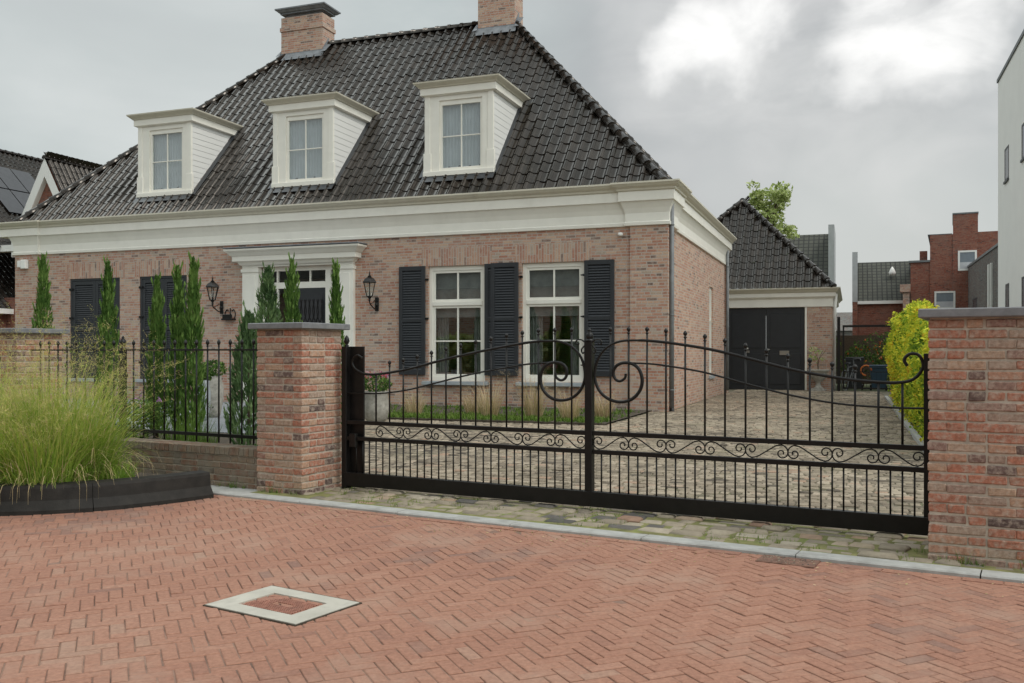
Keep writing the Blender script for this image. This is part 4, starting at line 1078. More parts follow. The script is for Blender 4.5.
wheelie('dark grey wheelie bin behind the garden gate', 1.50, 1.2, 'bin', 'bin', 1.1)
wheelie('blue lidded bin behind the garden gate, nearest the hedge', 2.22, .9, 'blue', 'blue', .85)
t = thing('bicycle', 'old grey bicycle parked behind the garden gate by the garage wall', 'bicycle', gl(1.36, .55), HA+R(72))
for sx in (-.52, .52):
    w = MB(); P = [(sx+.33*math.cos(a*math.pi/12), 0, .34+.33*math.sin(a*math.pi/12)) for a in range(25)]; w.tube(P, .018, 5)
    for k in range(10): w.tube([(sx, 0, .34), (sx+.31*math.cos(k*math.pi/5), 0, .34+.31*math.sin(k*math.pi/5))], .004, 3)
    w.build('wheel', 'zinc', t)
b = MB()
for p, q in (((-.52, .34), (-.12, .30)), ((-.12, .30), (.30, .72)), ((-.12, .30), (-.22, .85)), ((-.22, .75), (.32, .8)), ((.32, .98), (.52, .34)), ((-.52, .34), (-.21, .75))): b.tube([(p[0], 0, p[1]), (q[0], 0, q[1])], .017, 6)
b.build('frame', 'zinc', t)
b = MB(); b.tube(smooth_pts([(.2, -.27, .98), (.32, -.2, 1.04), (.34, 0, 1.02), (.32, .2, 1.04), (.2, .27, .98)], 4), .014, 6); b.build('handlebar', 'zinc', t)
b = MB(); b.box(-.34, -.12, -.07, .07, .86, .91, b=.02); b.build('saddle', 'bin', t)
b = MB(); P = [(.0+.16*math.cos(a*math.pi/8), 0, .16*math.sin(a*math.pi/8)) for a in range(13)]; b.tube(P, .025, 6)
o = b.build('hose_loop', 'orange'); o.location = gl(1.84, .6, .66); o.rotation_euler = (0, 0, HA); tag(o, 'orange hose looped over a hook behind the garden gate', 'hose')
random.seed(21)
t = thing('garden_shrub', 'leafy green shrub with orange flowers seen through the garden gate', 'shrub', gl(1.8, 4.5), HA)
b = MB()
for k in range(26): leaf_blob(b, (random.gauss(0, .75), random.gauss(0, .5), random.uniform(.4, 1.75)), (.35, .35, .28), 60, .11, (.1, 1))
b.build('foliage', 'shrub_leaf', t); b = MB()
for k in range(60): leaf(b, Vector((random.gauss(.45, .4), random.gauss(-.6, .2), random.uniform(.9, 1.7))), .09, 1, 0, .9)
b.build('blossom', 'orange', t); b = MB(); b.tube([(0, 0, 0), (0, 0, .8)], .03, 5); b.build('stem', 'bark', t)
b = MB(); b.box(-.5, 3.2, 0, .05, 0, 1.9); o = b.build('garden_fence', M['bark']); o.location = gl(.9, 7.5); o.rotation_euler = (0, 0, HA); tag(o, 'brown timber fence at the back of the garden behind the bins', 'fence')

# ------------------------------------------------------------------ yellow hedge
random.seed(33)
t = thing('yellow_hedge', 'bright yellow green hedge along the right side of the driveway', 'hedge', HO, HA)
b = MB()
def hedge_top(y): u = min(1, max(0, (y+5.8)/2.8)); return 1.52+.50*u*u*(3-2*u)
for _ in range(34000):
    y = random.uniform(-7.6, 6.0); u = random.random()
    top = hedge_top(y)+.10*noise.noise(Vector((y*.9, 3, 0)))+.08*noise.noise(Vector((y*3, 9, 0)))
    top = hedge_top(y)+.10*noise.noise(Vector((y*.9, 3, 0)))+.06*noise.noise(Vector((y*3, 9, 0)))
    z = top*random.random()**.75
    face = 4.46+.22*noise.noise(Vector((y*.9, z*1.1, 2)))+.13*noise.noise(Vector((y*3.1, z*3.1, 7)))+.28*max(0, z/top-.72)**1.3*2
    r = random.random()
    if r < .66: x = face+abs(random.gauss(0, .11))-.03
    elif r < .85: x = random.uniform(face, 5.05); z = top-abs(random.gauss(0, .09))-max(0, x-4.62)*.75
    else: x = random.uniform(face, 5.05); y = -7.6+abs(random.gauss(0, .1)) if random.random() < .5 else 6.0-abs(random.gauss(0, .1)); z *= .7 if y < 0 else 1
    t_ = min(1, max(0, .52+.62*noise.noise(Vector((y*2.2, z*2.2, x)))+random.gauss(0, .17)))
    leaf(b, Vector((x, y, max(.03, z))), random.uniform(.035, .085), t_, 0, .6)
for _ in range(110):   # sprigs standing out of the top
    y = random.uniform(-3.4, 5.5); x = random.uniform(4.45, 4.68); h = random.uniform(.02, .10)
    for k in range(8): leaf(b, Vector((x+random.gauss(0, .03), y+random.gauss(0, .03), hedge_top(y)+h*k/10)), .035, random.uniform(.2, .9), 0, .6)
b.build('foliage', 'hedge_leaf', t)
b = MB(); b.box(4.85, 4.98, -7.3, 5.7, .0, 1.35); b.build('inner_twigs', 'soil', t)
b = MB()
for k in range(12): b.tube([(4.8, -7+k*.95, 0), (4.8+random.gauss(0, .08), -7+k*.95, 1.2)], .025, 5)
b.build('stems', 'bark', t)

# ------------------------------------------------------------------ slender cypresses and other garden plants
def column_tree(name, label, px, Y, h, r, mat='cypress', n=2600, loose=.0, group='slender cypresses in the front garden', leafs=.085, cat='cypress'):
    t = thing(name, label, cat, ((px-512)/924*Y, Y, .01), random.uniform(0, 6), group)
    b = MB(); ph = random.uniform(0, 50)
    for _ in range(n):
        u = random.random()**.85; z = .08+u*(h-.08)
        prof = min(1, .55+u*2.2) if u < .2 else max(.03, (1-(u-.2)/.8)**.62)
        a = random.uniform(0, 2*math.pi)
        rr = r*prof*(1+.34*noise.noise(Vector((math.cos(a)*1.3+ph, math.sin(a)*1.3, z*(2.6 if not loose else 4))))+loose*noise.noise(Vector((math.cos(a)*2+ph, math.sin(a)*2, z*6))))
        q = Vector((rr*math.cos(a)*random.uniform(.45, 1.0)**.5, rr*math.sin(a)*random.uniform(.45, 1.0)**.5, z))
        tn = min(1, max(0, .48+.55*noise.noise(q*5+Vector((ph, 0, 0)))+random.gauss(0, .16)))
        s = leafs*random.uniform(.6, 1.5); d = Vector((math.cos(a)*.35+random.gauss(0, .16), math.sin(a)*.35+random.gauss(0, .16), 1+loose*random.gauss(-.6, .5))).normalized()
        e = d.cross(Vector((math.cos(a+random.gauss(0, .8)), math.sin(a), .1))).normalized()
        b.quad(tuple(q-d*s*.5), tuple(q+e*s*.13), tuple(q+d*s*.6), tuple(q-e*s*.13), tone=tn)
    for k in range(int(26*h)):          # little spires that break the outline
        u = random.uniform(.1, .98); z = u*h; prof = min(1, .55+u*2.2) if u < .2 else max(.03, (1-(u-.2)/.8)**.62)
        a = random.uniform(0, 6.28); c0 = Vector((math.cos(a)*r*prof*.9, math.sin(a)*r*prof*.9, z))
        for j in range(8):
            q = c0+Vector((math.cos(a)*.006*j, math.sin(a)*.006*j, j*.022)); e = Vector((random.gauss(0, 1), random.gauss(0, 1), 0)).normalized()*.014
            b.quad(tuple(q-Vector((0, 0, .03))), tuple(q+e), tuple(q+Vector((0, 0, .05))), tuple(q-e), tone=random.uniform(.4, 1))
    b.build('crown', mat, t)
    b = MB(); b.tube([(0, 0, -.02), (0, 0, h*.85)], .028, 6, rfun=lambda u: .028*(1-u*.85)); b.build('trunk', 'bark', t)
    return t
random.seed(50)
column_tree('cypress_tree', 'slender cypress leftmost, standing against the left corner of the facade', 43, 15.5, 2.85, .21)
column_tree('cypress_tree', 'slender dark cypress in front of the leftmost closed shutters', 108, 14.5, 2.63, .19)
column_tree('cypress_tree', 'shorter leaning cypress in front of the second pair of closed shutters', 157, 13.2, 2.3, .15)
column_tree('cypress_tree', 'thin cypress touching the taller one on its right, before the closed shutters', 178, 12.9, 2.42, .145)
column_tree('cypress_tree', 'tallest full cypress left of the left wall lantern', 193, 12.5, 2.48, .165, n=2800)
column_tree('conifer', 'loose feathery conifer immediately left of the front door', 268, 14.8, 2.58, .33, mat='conifer', loose=.5, n=3600, group=None, cat='conifer')
column_tree('cypress_tree', 'thin pointed cypress standing in front of the middle of the front door', 292, 14.0, 2.62, .18)
column_tree('cypress_tree', 'thin cypress at the right side of the front door, above the pillar cap', 336, 14.3, 2.58, .16)
column_tree('conifer', 'bushy low conifer against the left side of the gate pillar', 249, 11.0, 1.7, .28, mat='conifer', loose=.5, n=3000, group=None, cat='conifer')
def G0(px, py): Y = 924*1.25/(py-352); return ((px-512)/924*Y, Y)
def shrub(name, label, px, Y, w, h, n, size, mat, flowers=None, fl_n=0, group=None):
    t = thing(name, label, 'shrub' if 'shrub' in name else 'plant', ((px-512)/924*Y, Y, .01), 0, group); b = MB()
    for k in range(max(4, n//70)): leaf_blob(b, (random.gauss(0, w*.35), random.gauss(0, w*.3), random.uniform(.15, .8)*h), (w*.33, w*.33, h*.25), 70, size)
    b.build('foliage', mat, t)
    if flowers:
        b = MB()
        for k in range(fl_n): 
            c = Vector((random.gauss(0, w*.35), random.gauss(0, w*.3), random.uniform(.7, 1.15)*h))
            for j in range(7): leaf(b, c+Vector((random.gauss(0, .02), random.gauss(0, .02), random.gauss(0, .02))), .03, random.random(), 0, .8)
        b.build('flowers', flowers, t)
    return t
shrub('flowering_shrub', 'low dark shrub with lilac flowers behind the railing post', 142, 12.6, .5, .6, 1400, .05, 'shrub_leaf', 'lilac', 9)
shrub('dark_shrub', 'small dark green shrub under the sill of the closed shutters', 163, 15.5, .55, .75, 1200, .05, 'shrub_leaf')
random.seed(71)
for px, Y, h, lab in ((176, 10.8, .55, 'bright green grass tuft behind the railing, below the thin cypress'), (192, 10.6, .6, 'tallest bright green grass tuft behind the middle of the railing'), (205, 10.9, .4, 'low green grass tuft behind the railing, right of the taller tuft'), (118, 10.4, .45, 'green grass tuft at the foot of the railing post')):
    b = MB(); blades(b, 0, 0, 170, h, .6, .004, (0, .45), base=.12)
    o = b.build('grass_tuft', 'lawn'); o.location = ((px-512)/924*Y, Y, .01); tag(o, lab, 'grass tuft', 'grass tufts behind the railing')
# tall vase near the door, with plant
def vase(label, px, Y, h, r, mat, leafy):
    t = thing('tall_vase', label, 'vase', ((px-512)/924*Y, Y, .035)); b = MB()
    b.lathe((0, 0, 0), [(r*.62, 0), (r*.75, h*.1), (r, h*.45), (r*1.02, h*.7), (r*.8, h*.92), (r*.86, h), (r*.7, h*.985)], 14); b.build('vase', mat, t)
    b = MB(); leaf_blob(b, (0, 0, h+.12), (r*1.3, r*1.3, .16), 420, .07); b.build('plant', leafy, t)
vase('tall rough grey vase with a green plant right of the tallest cypress', 213, 17.2, .78, .19, 'urn', 'shrub_leaf')
vase('pale slim vase half hidden behind the tallest cypress', 203, 16.4, .72, .13, 'sill', 'shrub_leaf')
t = thing('flower_pot', 'pale round pot with red flowers behind the left end of the gate', 'flower pot', ((376-512)/924*16, 16.0, .02)); b = MB()
b.lathe((0, 0, 0), [(.12, 0), (.2, .08), (.24, .3), (.2, .5), (.24, .55), (.2, .54)], 14); b.build('pot', 'urn', t)
b = MB(); leaf_blob(b, (0, 0, .68), (.27, .27, .15), 600, .06); b.build('leaves', 'shrub_leaf', t); b = MB(); leaf_blob(b, (0, 0, .84), (.27, .27, .08), 70, .05); b.build('flowers', 'pink', t)
# planting bed before the windows
b = MB(); b.quad((-7, -3.87, .05), (-.33, -3.87, .05), (-.33, rec, .05), (-7, rec, .05)); b.box(-7, -.33, -3.9, -3.85, .0, .06); o = b.build('flower_bed_soil', 'soil'); o.location = HO; o.rotation_euler = (0, 0, HA); struct(o)
random.seed(81); b = MB()
for _ in range(1500):
    x = random.uniform(-7, -.4); y = random.uniform(-3.85, -.3) if random.random() < .5 else random.uniform(-3.85, -2.9)
    if x < -5.2 and random.random() < .5: continue
    blades(b, x, y, 6, .09, 1.1, .012, (0, .6), base=.06, seg=2, z0=.04)
o = b.build('ground_cover', 'lawn'); o.location = HO; o.rotation_euler = (0, 0, HA); stuff(o, 'low green ground cover along the front of the planting bed', 'ground cover')
fg = [(-6.3, -3.3, .6, 'yellow straw grass clump beside the pale flower pot'), (-5.0, -3.3, .45, 'short straw grass clump under the left sill, nearest the driveway'), (-.75, -2.4, .5, 'short beige grass clump against the corner pilaster'), (-5.6, -3.1, .62, 'straw coloured grass clump at the left end of the bed before the windows'), (-4.35, -2.9, .5, 'low straw grass clump under the left white window'),
      (-2.75, -3.0, .75, 'green and straw grass clump between the two white windows'), (-1.95, -2.8, .85, 'largest fluffy straw grass clump under the right white window'), (-1.15, -3.2, .55, 'beige grass clump nearest the right corner of the house'),
      (-3.4, -2.2, .45, 'small pale grass clump close to the wall between the windows')]
for x, y, h, lab in fg:
    b = MB(); blades(b, 0, 0, 190, h, 1.1, .006, (.0, .9), base=.15, seg=4, wisp=.2)
    o = b.build('feather_grass', 'straw'); o.location = hw(x, y, .05); tag(o, lab, 'grass clump', 'straw coloured grasses in the bed')
# moss and weeds in the apron
random.seed(90); b = MB()
for _ in range(420):
    x = random.uniform(.1, 4.9); lo = kerb_back(x)+.02; y = random.uniform(lo, .55)
    if noise.noise(Vector((x*1.7, y*2.2, 4))) < .02: continue
    blades(b, x, y, 5, .035, .8, .003, (0, .9), base=.03, seg=1, z0=.014)
o = b.build('apron_weeds', 'lawn'); o.location = GO; o.rotation_euler = (0, 0, GA); stuff(o, 'low weeds and moss growing between the rough setts before the gate', 'weeds')
random.seed(93); b = MB()
for _ in range(150):
    if random.random() < .55: x = random.uniform(-2.4, 0); y = (-.012 if x > -.525 else .045)-abs(random.gauss(0, .012))
    else: x = random.uniform(4.95, 5.6); y = -.172-abs(random.gauss(0, .012))
    if noise.noise(Vector((x*4, 3, 1))) < -.05: continue
    blades(b, x, y, 4, random.choice([.03, .05, .09]), 1.0, .0028, (0, .8), base=.02, seg=2, z0=.017)
o = b.build('wall_weeds', 'lawn'); o.location = GO; o.rotation_euler = (0, 0, GA); stuff(o, 'small weeds sprouting along the foot of the low wall and pillars', 'weeds')
random.seed(95); b = MB()
for _ in range(160):
    a = random.uniform(-3, 1.2); d = random.uniform(-.6, -.02); p = kp(a*1.6, d*random.random())
    blades(b, p[0], p[1], 3, .014, .9, .0016, (0, .9), base=.015, seg=1, z0=-.004)
stuff(b.build('joint_weeds', 'lawn'), 'tiny green weeds in the joints of the road clinkers', 'weeds')
# dried leaves and grit near the kerb
b = MB()
for _ in range(260):
    a = random.uniform(-3, 3.6); d = -abs(random.gauss(0, .25))-.01; p = kp(a, d)
    q = Vector((p[0], p[1], .006)); an = random.uniform(0, 6.3); s = random.uniform(.004, .012); dx_ = Vector((math.cos(an), math.sin(an), random.uniform(-.2, .3)))*s; ex_ = Vector((-math.sin(an), math.cos(an), 0))*s*.5
    b.quad(tuple(q-dx_), tuple(q+ex_+Vector((0, 0, .002))), tuple(q+dx_), tuple(q-ex_), tone=random.random())
stuff(b.build('leaf_litter', 'straw'), 'scattered dry leaf crumbs lying along the kerb', 'leaf litter')

# ------------------------------------------------------------------ background buildings
def P3(px, py, Y): return Vector(((px-512)/924*Y, Y, 1.25+(352-py)*Y/924))
def block(name, label, px0, px1, pytop, Y, depth, mat, cat='house', z0=-.05):
    """box whose front runs from px0 to px1 (front parallel to the street houses)"""
    AN = -R(25.5)
    p = P3(px0, 352, Y); t = thing(name, label, cat, (p.x, p.y, 0), AN)
    r = (px1-512)/924; u = Vector((math.cos(AN), math.sin(AN))); w = (r*p.y-p.x)/(u.x-r*u.y)
    h = P3(px0, pytop, Y).z
    return t, w, h
def bx(b, x0, x1, y0, y1, z0, z1): b.box(x0, x1, y0, y1, z0, z1)
# stepped red brick building
t, w, h = block('stepped_brick_house', 'red brick house with stepped roofline and tall chimney block, far right', 953, 978, 214.5, 52, 6, 'red_brick')
s = 52/924
b = MB(); zt = lambda py, k=1.0: 1.25+(352-py)*s*k
b.box(0, w, 0, 5, 0, h); b.box(-1.18, -.002, .05, 8, 0, zt(234)); b.box(-2.2, -1.182, .1, 8, 0, zt(261)); b.box(w+.002, w+3, .05, 8, 0, zt(233)); b.box(-1.75, -1.35, 1, 1.6, zt(261), zt(248))
b.build('wall', 'red_brick', t, uv=True)
b = MB(); b.box(-2.3, -1.183, .0, 8.1, zt(261)+.002, zt(259)); b.box(-1.3, -1.1+1.06, 0.04, 6, zt(234)+.002, zt(233.2)); b.box(-.03, w+.03, -.03, 5, h+.002, h+.08); b.build('coping', 'zinc', t)
for x0, x1, q0, q1 in ((.25, 1.2, zt(271), zt(251)), (-.95, .12, zt(309), zt(291))):
    f = MB(); y = -.03
    f.box(x0, x0+.1, y, y+.1, q0, q1); f.box(x1-.1, x1, y, y+.1, q0, q1); f.box(x0+.1, x1-.1, y, y+.1, q0, q0+.1); f.box(x0+.1, x1-.1, y, y+.1, q1-.1, q1); wn = f.build('window', 'render_white', t)
    g = MB(); g.box(x0+.1, x1-.1, y+.025, y+.029, q0+.1, q1-.1); g.build('pane', 'far_pane', wn); g = MB(); g.box(x0+.1, x1-.1, y+.01, y+.02, q0+.1, q0+.1+(q1-q0)*.33); g.build('blind', 'curtain', wn)
b = MB(); b.box(-2.75, -2.2, -.1, 1.2, zt(291), zt(283)); b.box(-2.6, -2.25, .0, 1.0, 0, zt(291)-.002); b.build('bay', 'house_brick', t, uv=True)
# grey roofed houses
def roofed(label, pxl, pxr, py_ridge, py_eave, Y, parL=None, parR=None, windows=()):
    p = P3(pxl, 352, Y); t = thing('terraced_house', label, 'house', (p.x, p.y, 0), HA)
    r = (pxr-512)/924; u = Vector((.93852, -.34522)); w = (r*p.y-p.x)/(u.x-r*u.y)
    ze_ = 1.25+(352-py_eave)*Y/924; rise = 3.0; zr = 1.25+(352-py_ridge)*(Y+rise)/924
    b = MB(); b.box(0, w, 0, 7, 0, ze_-.1); b.poly([(0, .2, ze_), (0, 6.8, ze_), (0, rise+.2, zr-.1)]); b.poly([(w, .2, ze_), (w, 6.8, ze_), (w, rise+.2, zr-.1)]); b.build('wall', 'red_brick', t, uv=True)
    b = MB(); b.quad((0, -.1, ze_), (w, -.1, ze_), (w, rise, zr), (0, rise, zr)); b.quad((0, rise, zr), (w, rise, zr), (w, 7.1, ze_), (0, 7.1, ze_)); b.build('roof', 'far_tile', t, uv=True)
    b = MB(); b.box(-.02, w+.02, -.22, -.1, ze_-.14, ze_+.04); b.build('gutter', 'render_white', t)
    for side, x in ((parL, -.32), (parR, w+.02)):
        if side: 
            b = MB(); b.box(x, x+.3, -.2, rise+1, ze_+side[0], zr+side[1]); b.build('parapet', 'pale_coping', t)
            b = MB(); b.box(x+.01, x+.29, -.18, rise+1, 0, ze_+side[0]-.003); b.build('party_wall', 'red_brick', t, uv=True)
    for x0, x1, z0, z1 in windows:
        f = MB(); f.box(x0, x1, -.05, .02, z0, z1); wn = f.build('window', 'render_white', t); g = MB(); g.box(x0+.1, x1-.1, -.056, -.052, z0+.1, z1-.1); g.build('pane', 'solar', wn)
    return t
t = roofed('grey tiled house with white gutter between the garage and the stepped red house', 858, 916.5, 263, 302, 55, (0, .35), None, ((3.0, 3.5, 1.3, 3.3), (.7, 1.8, .6, 2.2)))
b = MB(); b.lathe((1.95, 1.6, 5.9), [(.18, 0), (.2, .15), (.12, .35), (.02, .5)], 10); b.build('roof_vent', 'render_white', t)
t = roofed('brownish tiled house whose grey end wall rises right behind the garage roof', 770, 828, 236.5, 292, 50, None, (.1, .1))
b = MB(); b.box(0, 6, 0, 6, 0, 3.2); b.quad((-.2, -.2, 3.2), (6.2, -.2, 3.2), (6.2, 3, 5), (-.2, 3, 5)); b.quad((-.2, 3, 5), (6.2, 3, 5), (6.2, 6.2, 3.2), (-.2, 6.2, 3.2))
o = b.build('distant_house', 'grey_brick', uv=True); o.location = P3(833, 352, 85)*1; o.location.z = 0; o.rotation_euler = (0, 0, HA); tag(o, 'small distant grey house in the gap beside the garage', 'house')
# dark grey brick building and the white rendered building on the right: their long side walls recede like the house's
def side_block(name, label, pxfar, pyfar, Yfar, length, mat, wdt=8):
    p = P3(pxfar, pyfar, Yfar); t = thing(name, label, 'building', (p.x, p.y, 0), HA); h = p.z
    b = MB(); b.box(0, wdt, -length, 0, 0, h); b.build('wall', mat, t, uv=True)
    b = MB(); b.box(-.04, wdt+.04, -length-.04, .04, h+.002, h+.12); b.build('coping', 'zinc', t)
    return t, h
def side_win(t, y0, y1, z0, z1, frame='bin', pane='solar'):
    f = MB(); f.box(-.012, .03, y0, y0+.06, z0, z1); f.box(-.012, .03, y1-.06, y1, z0, z1); f.box(-.012, .03, y0+.06, y1-.06, z0, z0+.06); f.box(-.012, .03, y0+.06, y1-.06, z1-.06, z1); f.box(-.05, .0, y0-.03, y1+.03, z0-.07, z0-.003)
    o = f.build('window', frame, t); g = MB(); g.box(-.004, .01, y0+.06, y1-.06, z0+.06, z1-.06); g.build('pane', pane, o)
t, h = side_block('grey_brick_building', 'low dark grey brick building between the red house and the white building', 958, 275, 56.6, 19, 'grey_brick')
side_win(t, -4.6, -3.6, 2.6, 3.6); side_win(t, -9.2, -7.4, 2.9, 4.1)
b = MB(); b.box(-.1, -.01, -14.2, -13.9, 0, h-.6); b.box(-.1, -.01, -14.9, -14.75, 0, h-.6); b.build('downpipe', 'render_white', t)
t, h = side_block('white_building', 'tall plain white rendered building with narrow windows at the right edge', 998, 83, 33, 14, 'render_white')
side_win(t, -2.44, -1.58, 7.04, 8.15); side_win(t, -5.9, -4.95, 7.13, 8.2); side_win(t, -2.5, -1.75, 2.0, 3.54); side_win(t, -5.8, -4.95, 2.0, 3.54)
# neighbour on the left
t = thing('neighbour_house', 'dark tiled house with white edged gable and solar panels at the far left', 'house', hw(-25.75, 8.6), HA)
def nb(x, y, z): return (x, y, z)
az = 8.7; hwid = 3.0; k_ = 1.85
b = MB(); b.box(-3, 3, 0, 9, 0, 3.4); b.poly([(-1.5, .02, az-1.5*k_-.02), (1.5, .02, az-1.5*k_-.02), (0, .02, az-.05)]); b.box(-1.5, 1.5, .05, 3, 3.4, az-1.5*k_); b.build('wall', 'red_brick', t, uv=True)
random.seed(8)
ax = (1/math.hypot(1, k_)); 
for sgn in (1, -1):
    l_ = 3.4*math.hypot(1, k_)/1.9
    O = (sgn*1.62, -.15 if sgn > 0 else -.15, az-1.62*k_+.06)
    tile_plane('roof', t, O, (0, 1, 0), (-sgn*ax, 0, k_*ax), 9, 1.62*math.hypot(1, k_), [], samples=6)
b = MB(); caps(b, (0, -.2, az+.02), (0, 9, az+.02)); b.build('ridge_tiles', 'tile', t)
b = MB()
for sgn in (1, -1):
    for (w0, w1, yy0, yy1) in ((.0, .30, -.2, -.1),):
        A = (0, az-.0); Bq = (sgn*1.7, az-1.7*k_)
        b.poly([(0, yy0, az+.05), (Bq[0], yy0, Bq[1]+.05), (Bq[0]-sgn*.0, yy0, Bq[1]-.58), (0, yy0, az-.66)])
        b.quad((0, yy0, az-.66), (Bq[0], yy0, Bq[1]-.58), (Bq[0], .3, Bq[1]-.58), (0, .3, az-.66))
b.box(-3.2, -1.45, -.25, .1, az-1.7*k_-.35, az-1.7*k_-.1); b.build('bargeboard', 'render_white', t)
# lower wing with a slope facing the drive and the solar panels above
O = Vector((-.4, -6, 3.0)); 
lw = slope(-4.6, 4.6)
tile_plane('side_roof', t, (-1.9, -1.5, 2.9), (0, 1, 0), (-.7071, 0, .7071), 12, 5.2, [], samples=6)
b = MB(); b.box(-2.0, -1.8, -1.6, 0, 2.75, 2.95); b.build('gutter', 'render_white', t)
b = MB(); b.box(-9, -2.2, -1.4, 10, 0, 2.85); b.build('wing_wall', 'red_brick', t, uv=True)
tile_plane('main_roof', t, (-2.2, -8.0, 5.4), (0, 1, 0), (-.7071, 0, .7071), 26, 7.0, [], samples=6)
b = MB(); caps(b, (-2.2-4.95, -8, 5.4+4.98), (-2.2-4.95, 18, 5.4+4.98)); b.build('ridge_tiles', 'tile', t)
b = MB()
for i in range(3):
    for j in range(2):
        c0 = 1.5+i*1.05; u0 = 2.3+j*1.7
        Pp = lambda c, u, n=.12: (-2.2-u*.7071+n*.7071, c, 5.4+u*.7071+n*.7071)
        b.quad(Pp(c0, u0), Pp(c0+1.0, u0), Pp(c0+1.0, u0+1.62), Pp(c0, u0+1.62))
b.build('solar_panel', 'solar', t)

# trees
def tree(label, px, Y, h, r, zc, mat='tree_leaf', n=5200, seedv=1, size=.2, group=None):
    random.seed(seedv); t = thing('tree', label, 'tree', ((px-512)/924*Y, Y, 0), 0, group)
    b = MB(); b.tube(smooth_pts([(0, 0, 0), (.1, 0, zc*.5), (0, .1, h*.9)], 5), .16, 7, rfun=lambda u: .17*(1-u*.8)); tips = []
    for k in range(22):
        u = random.uniform(.45, .95); a = random.uniform(0, 6.28); L = r*random.uniform(.5, 1)*(1.25-u*.6); z = h*u
        e = Vector((math.cos(a)*L, math.sin(a)*L, z+L*.75)); b.tube(smooth_pts([(0, 0, z*.92), tuple(Vector((0, 0, z))*.5+e*.5), tuple(e)], 3), .04, 4, rfun=lambda u: .05*(1-u*.8)); tips += [e, e*.6+Vector((0, 0, z*.4))]
    b.build('trunk', 'bark', t); b = MB()
    for e in tips:
        for q in range(3):
            c = e+Vector((random.gauss(0, .3), random.gauss(0, .3), random.gauss(0, .25)))*r*.4; leaf_blob(b, c, (r*.2, r*.2, r*.15), n//(len(tips)*3), size)
    b.build('crown', mat, t); return t
tree('light green tree rising behind the garage roof', 771, 46, 9.2, 1.6, 5, seedv=4, n=5600, size=.2)
def across():
    t = thing('terraced_house', 'long dark brick terrace across the street behind the viewer, seen only in window reflections', 'house', hw(-42, -42), HA)
    b = MB(); b.box(0, 50, -8, 0, 0, 5.8); b.build('wall', 'house_brick', t, uv=True)
    b = MB(); b.quad((0, .3, 5.8), (50, .3, 5.8), (50, -4, 9.6), (0, -4, 9.6)); b.quad((0, -4, 9.6), (50, -4, 9.6), (50, -8.3, 5.8), (0, -8.3, 5.8)); b.build('roof', 'far_tile', t, uv=True)
    for i in range(10):
        b = MB(); b.box(1.5+i*5, 3.3+i*5, .002, .05, .8, 2.3); b.build('window', 'solar', t)
    random.seed(44); b = MB()
    for _ in range(9000):
        x = random.uniform(-40, 6); z = random.uniform(0, 2.4+.8*noise.noise(Vector((x*.5, 0, 0)))); leaf(b, Vector((x, -34+random.gauss(0, .3), z)), .4, random.random(), 0, .7)
    t = thing('street_hedge', 'tall green hedge across the street behind the viewer', 'hedge', HO, HA); b.build('foliage', 'tree_leaf', t)
    b = MB(); b.box(-40, 6, -34.6, -34.3, 0, 2.2); b.build('inner_twigs', 'shrub_leaf', t)
across()
# greenery at far left under the neighbour's gutter
shrub('garden_shrub', 'leafy shrub with pink blossom at the left edge, beyond the low pillar', 4, 17.5, 1.0, 1.5, 2200, .07, 'shrub_leaf', 'pink', 10)

# ------------------------------------------------------------------ sky and light
w = bpy.data.worlds.new('World'); scene.world = w; w.use_nodes = True; nt = w.node_tree
bg = nt.nodes['Background']; bg.inputs['Strength'].default_value = .1
sky = nt.nodes.new('ShaderNodeTexSky'); sky.sky_type = 'NISHITA'; sky.sun_disc = False
SUN_EL, SUN_AZ = 52, 115      # azimuth clockwise from +Y (view direction)
sky.sun_elevation = R(SUN_EL); sky.sun_rotation = R(SUN_AZ); sky.air_density = 1.5; sky.dust_density = 3
d = coords(nt, 'Generated')
sep = nt.nodes.new('ShaderNodeSeparateXYZ'); nt.links.new(d, sep.inputs[0])
zp = mth(nt, 'ADD', mth(nt, 'MAXIMUM', sep.outputs[2], 0), .28)
cb = nt.nodes.new('ShaderNodeCombineXYZ'); nt.links.new(mth(nt, 'DIVIDE', sep.outputs[0], zp), cb.inputs[0]); nt.links.new(mth(nt, 'DIVIDE', sep.outputs[1], zp), cb.inputs[1])
mp = nt.nodes.new('ShaderNodeMapping'); nt.links.new(d, mp.inputs[0]); mp.inputs['Scale'].default_value = (1, 1, 2.0); mp.inputs['Location'].default_value = (3.1, .4, 1.7)
cn = noise_n(nt, mp.outputs[0], 2.6, 6, .5, .3)
base = ramp(nt, cn, [(.28, (.34, .355, .36)), (.42, (.40, .435, .435)), (.56, (.46, .50, .495)), (.74, (.60, .63, .62))])
wn_ = nt.nodes.new('ShaderNodeTexNoise'); wn_.inputs['Scale'].default_value = 7; wn_.inputs['Detail'].default_value = 5; nt.links.new(d, wn_.inputs['Vector'])
wv = nt.nodes.new('ShaderNodeVectorMath'); wv.operation = 'MULTIPLY_ADD'; nt.links.new(wn_.outputs[1], wv.inputs[0]); wv.inputs[1].default_value = (.21, .21, .21); nt.links.new(d, wv.inputs[2])
wo = nt.nodes.new('ShaderNodeVectorMath'); wo.operation = 'ADD'; nt.links.new(wv.outputs[0], wo.inputs[0]); wo.inputs[1].default_value = (-.105, -.105, -.105)
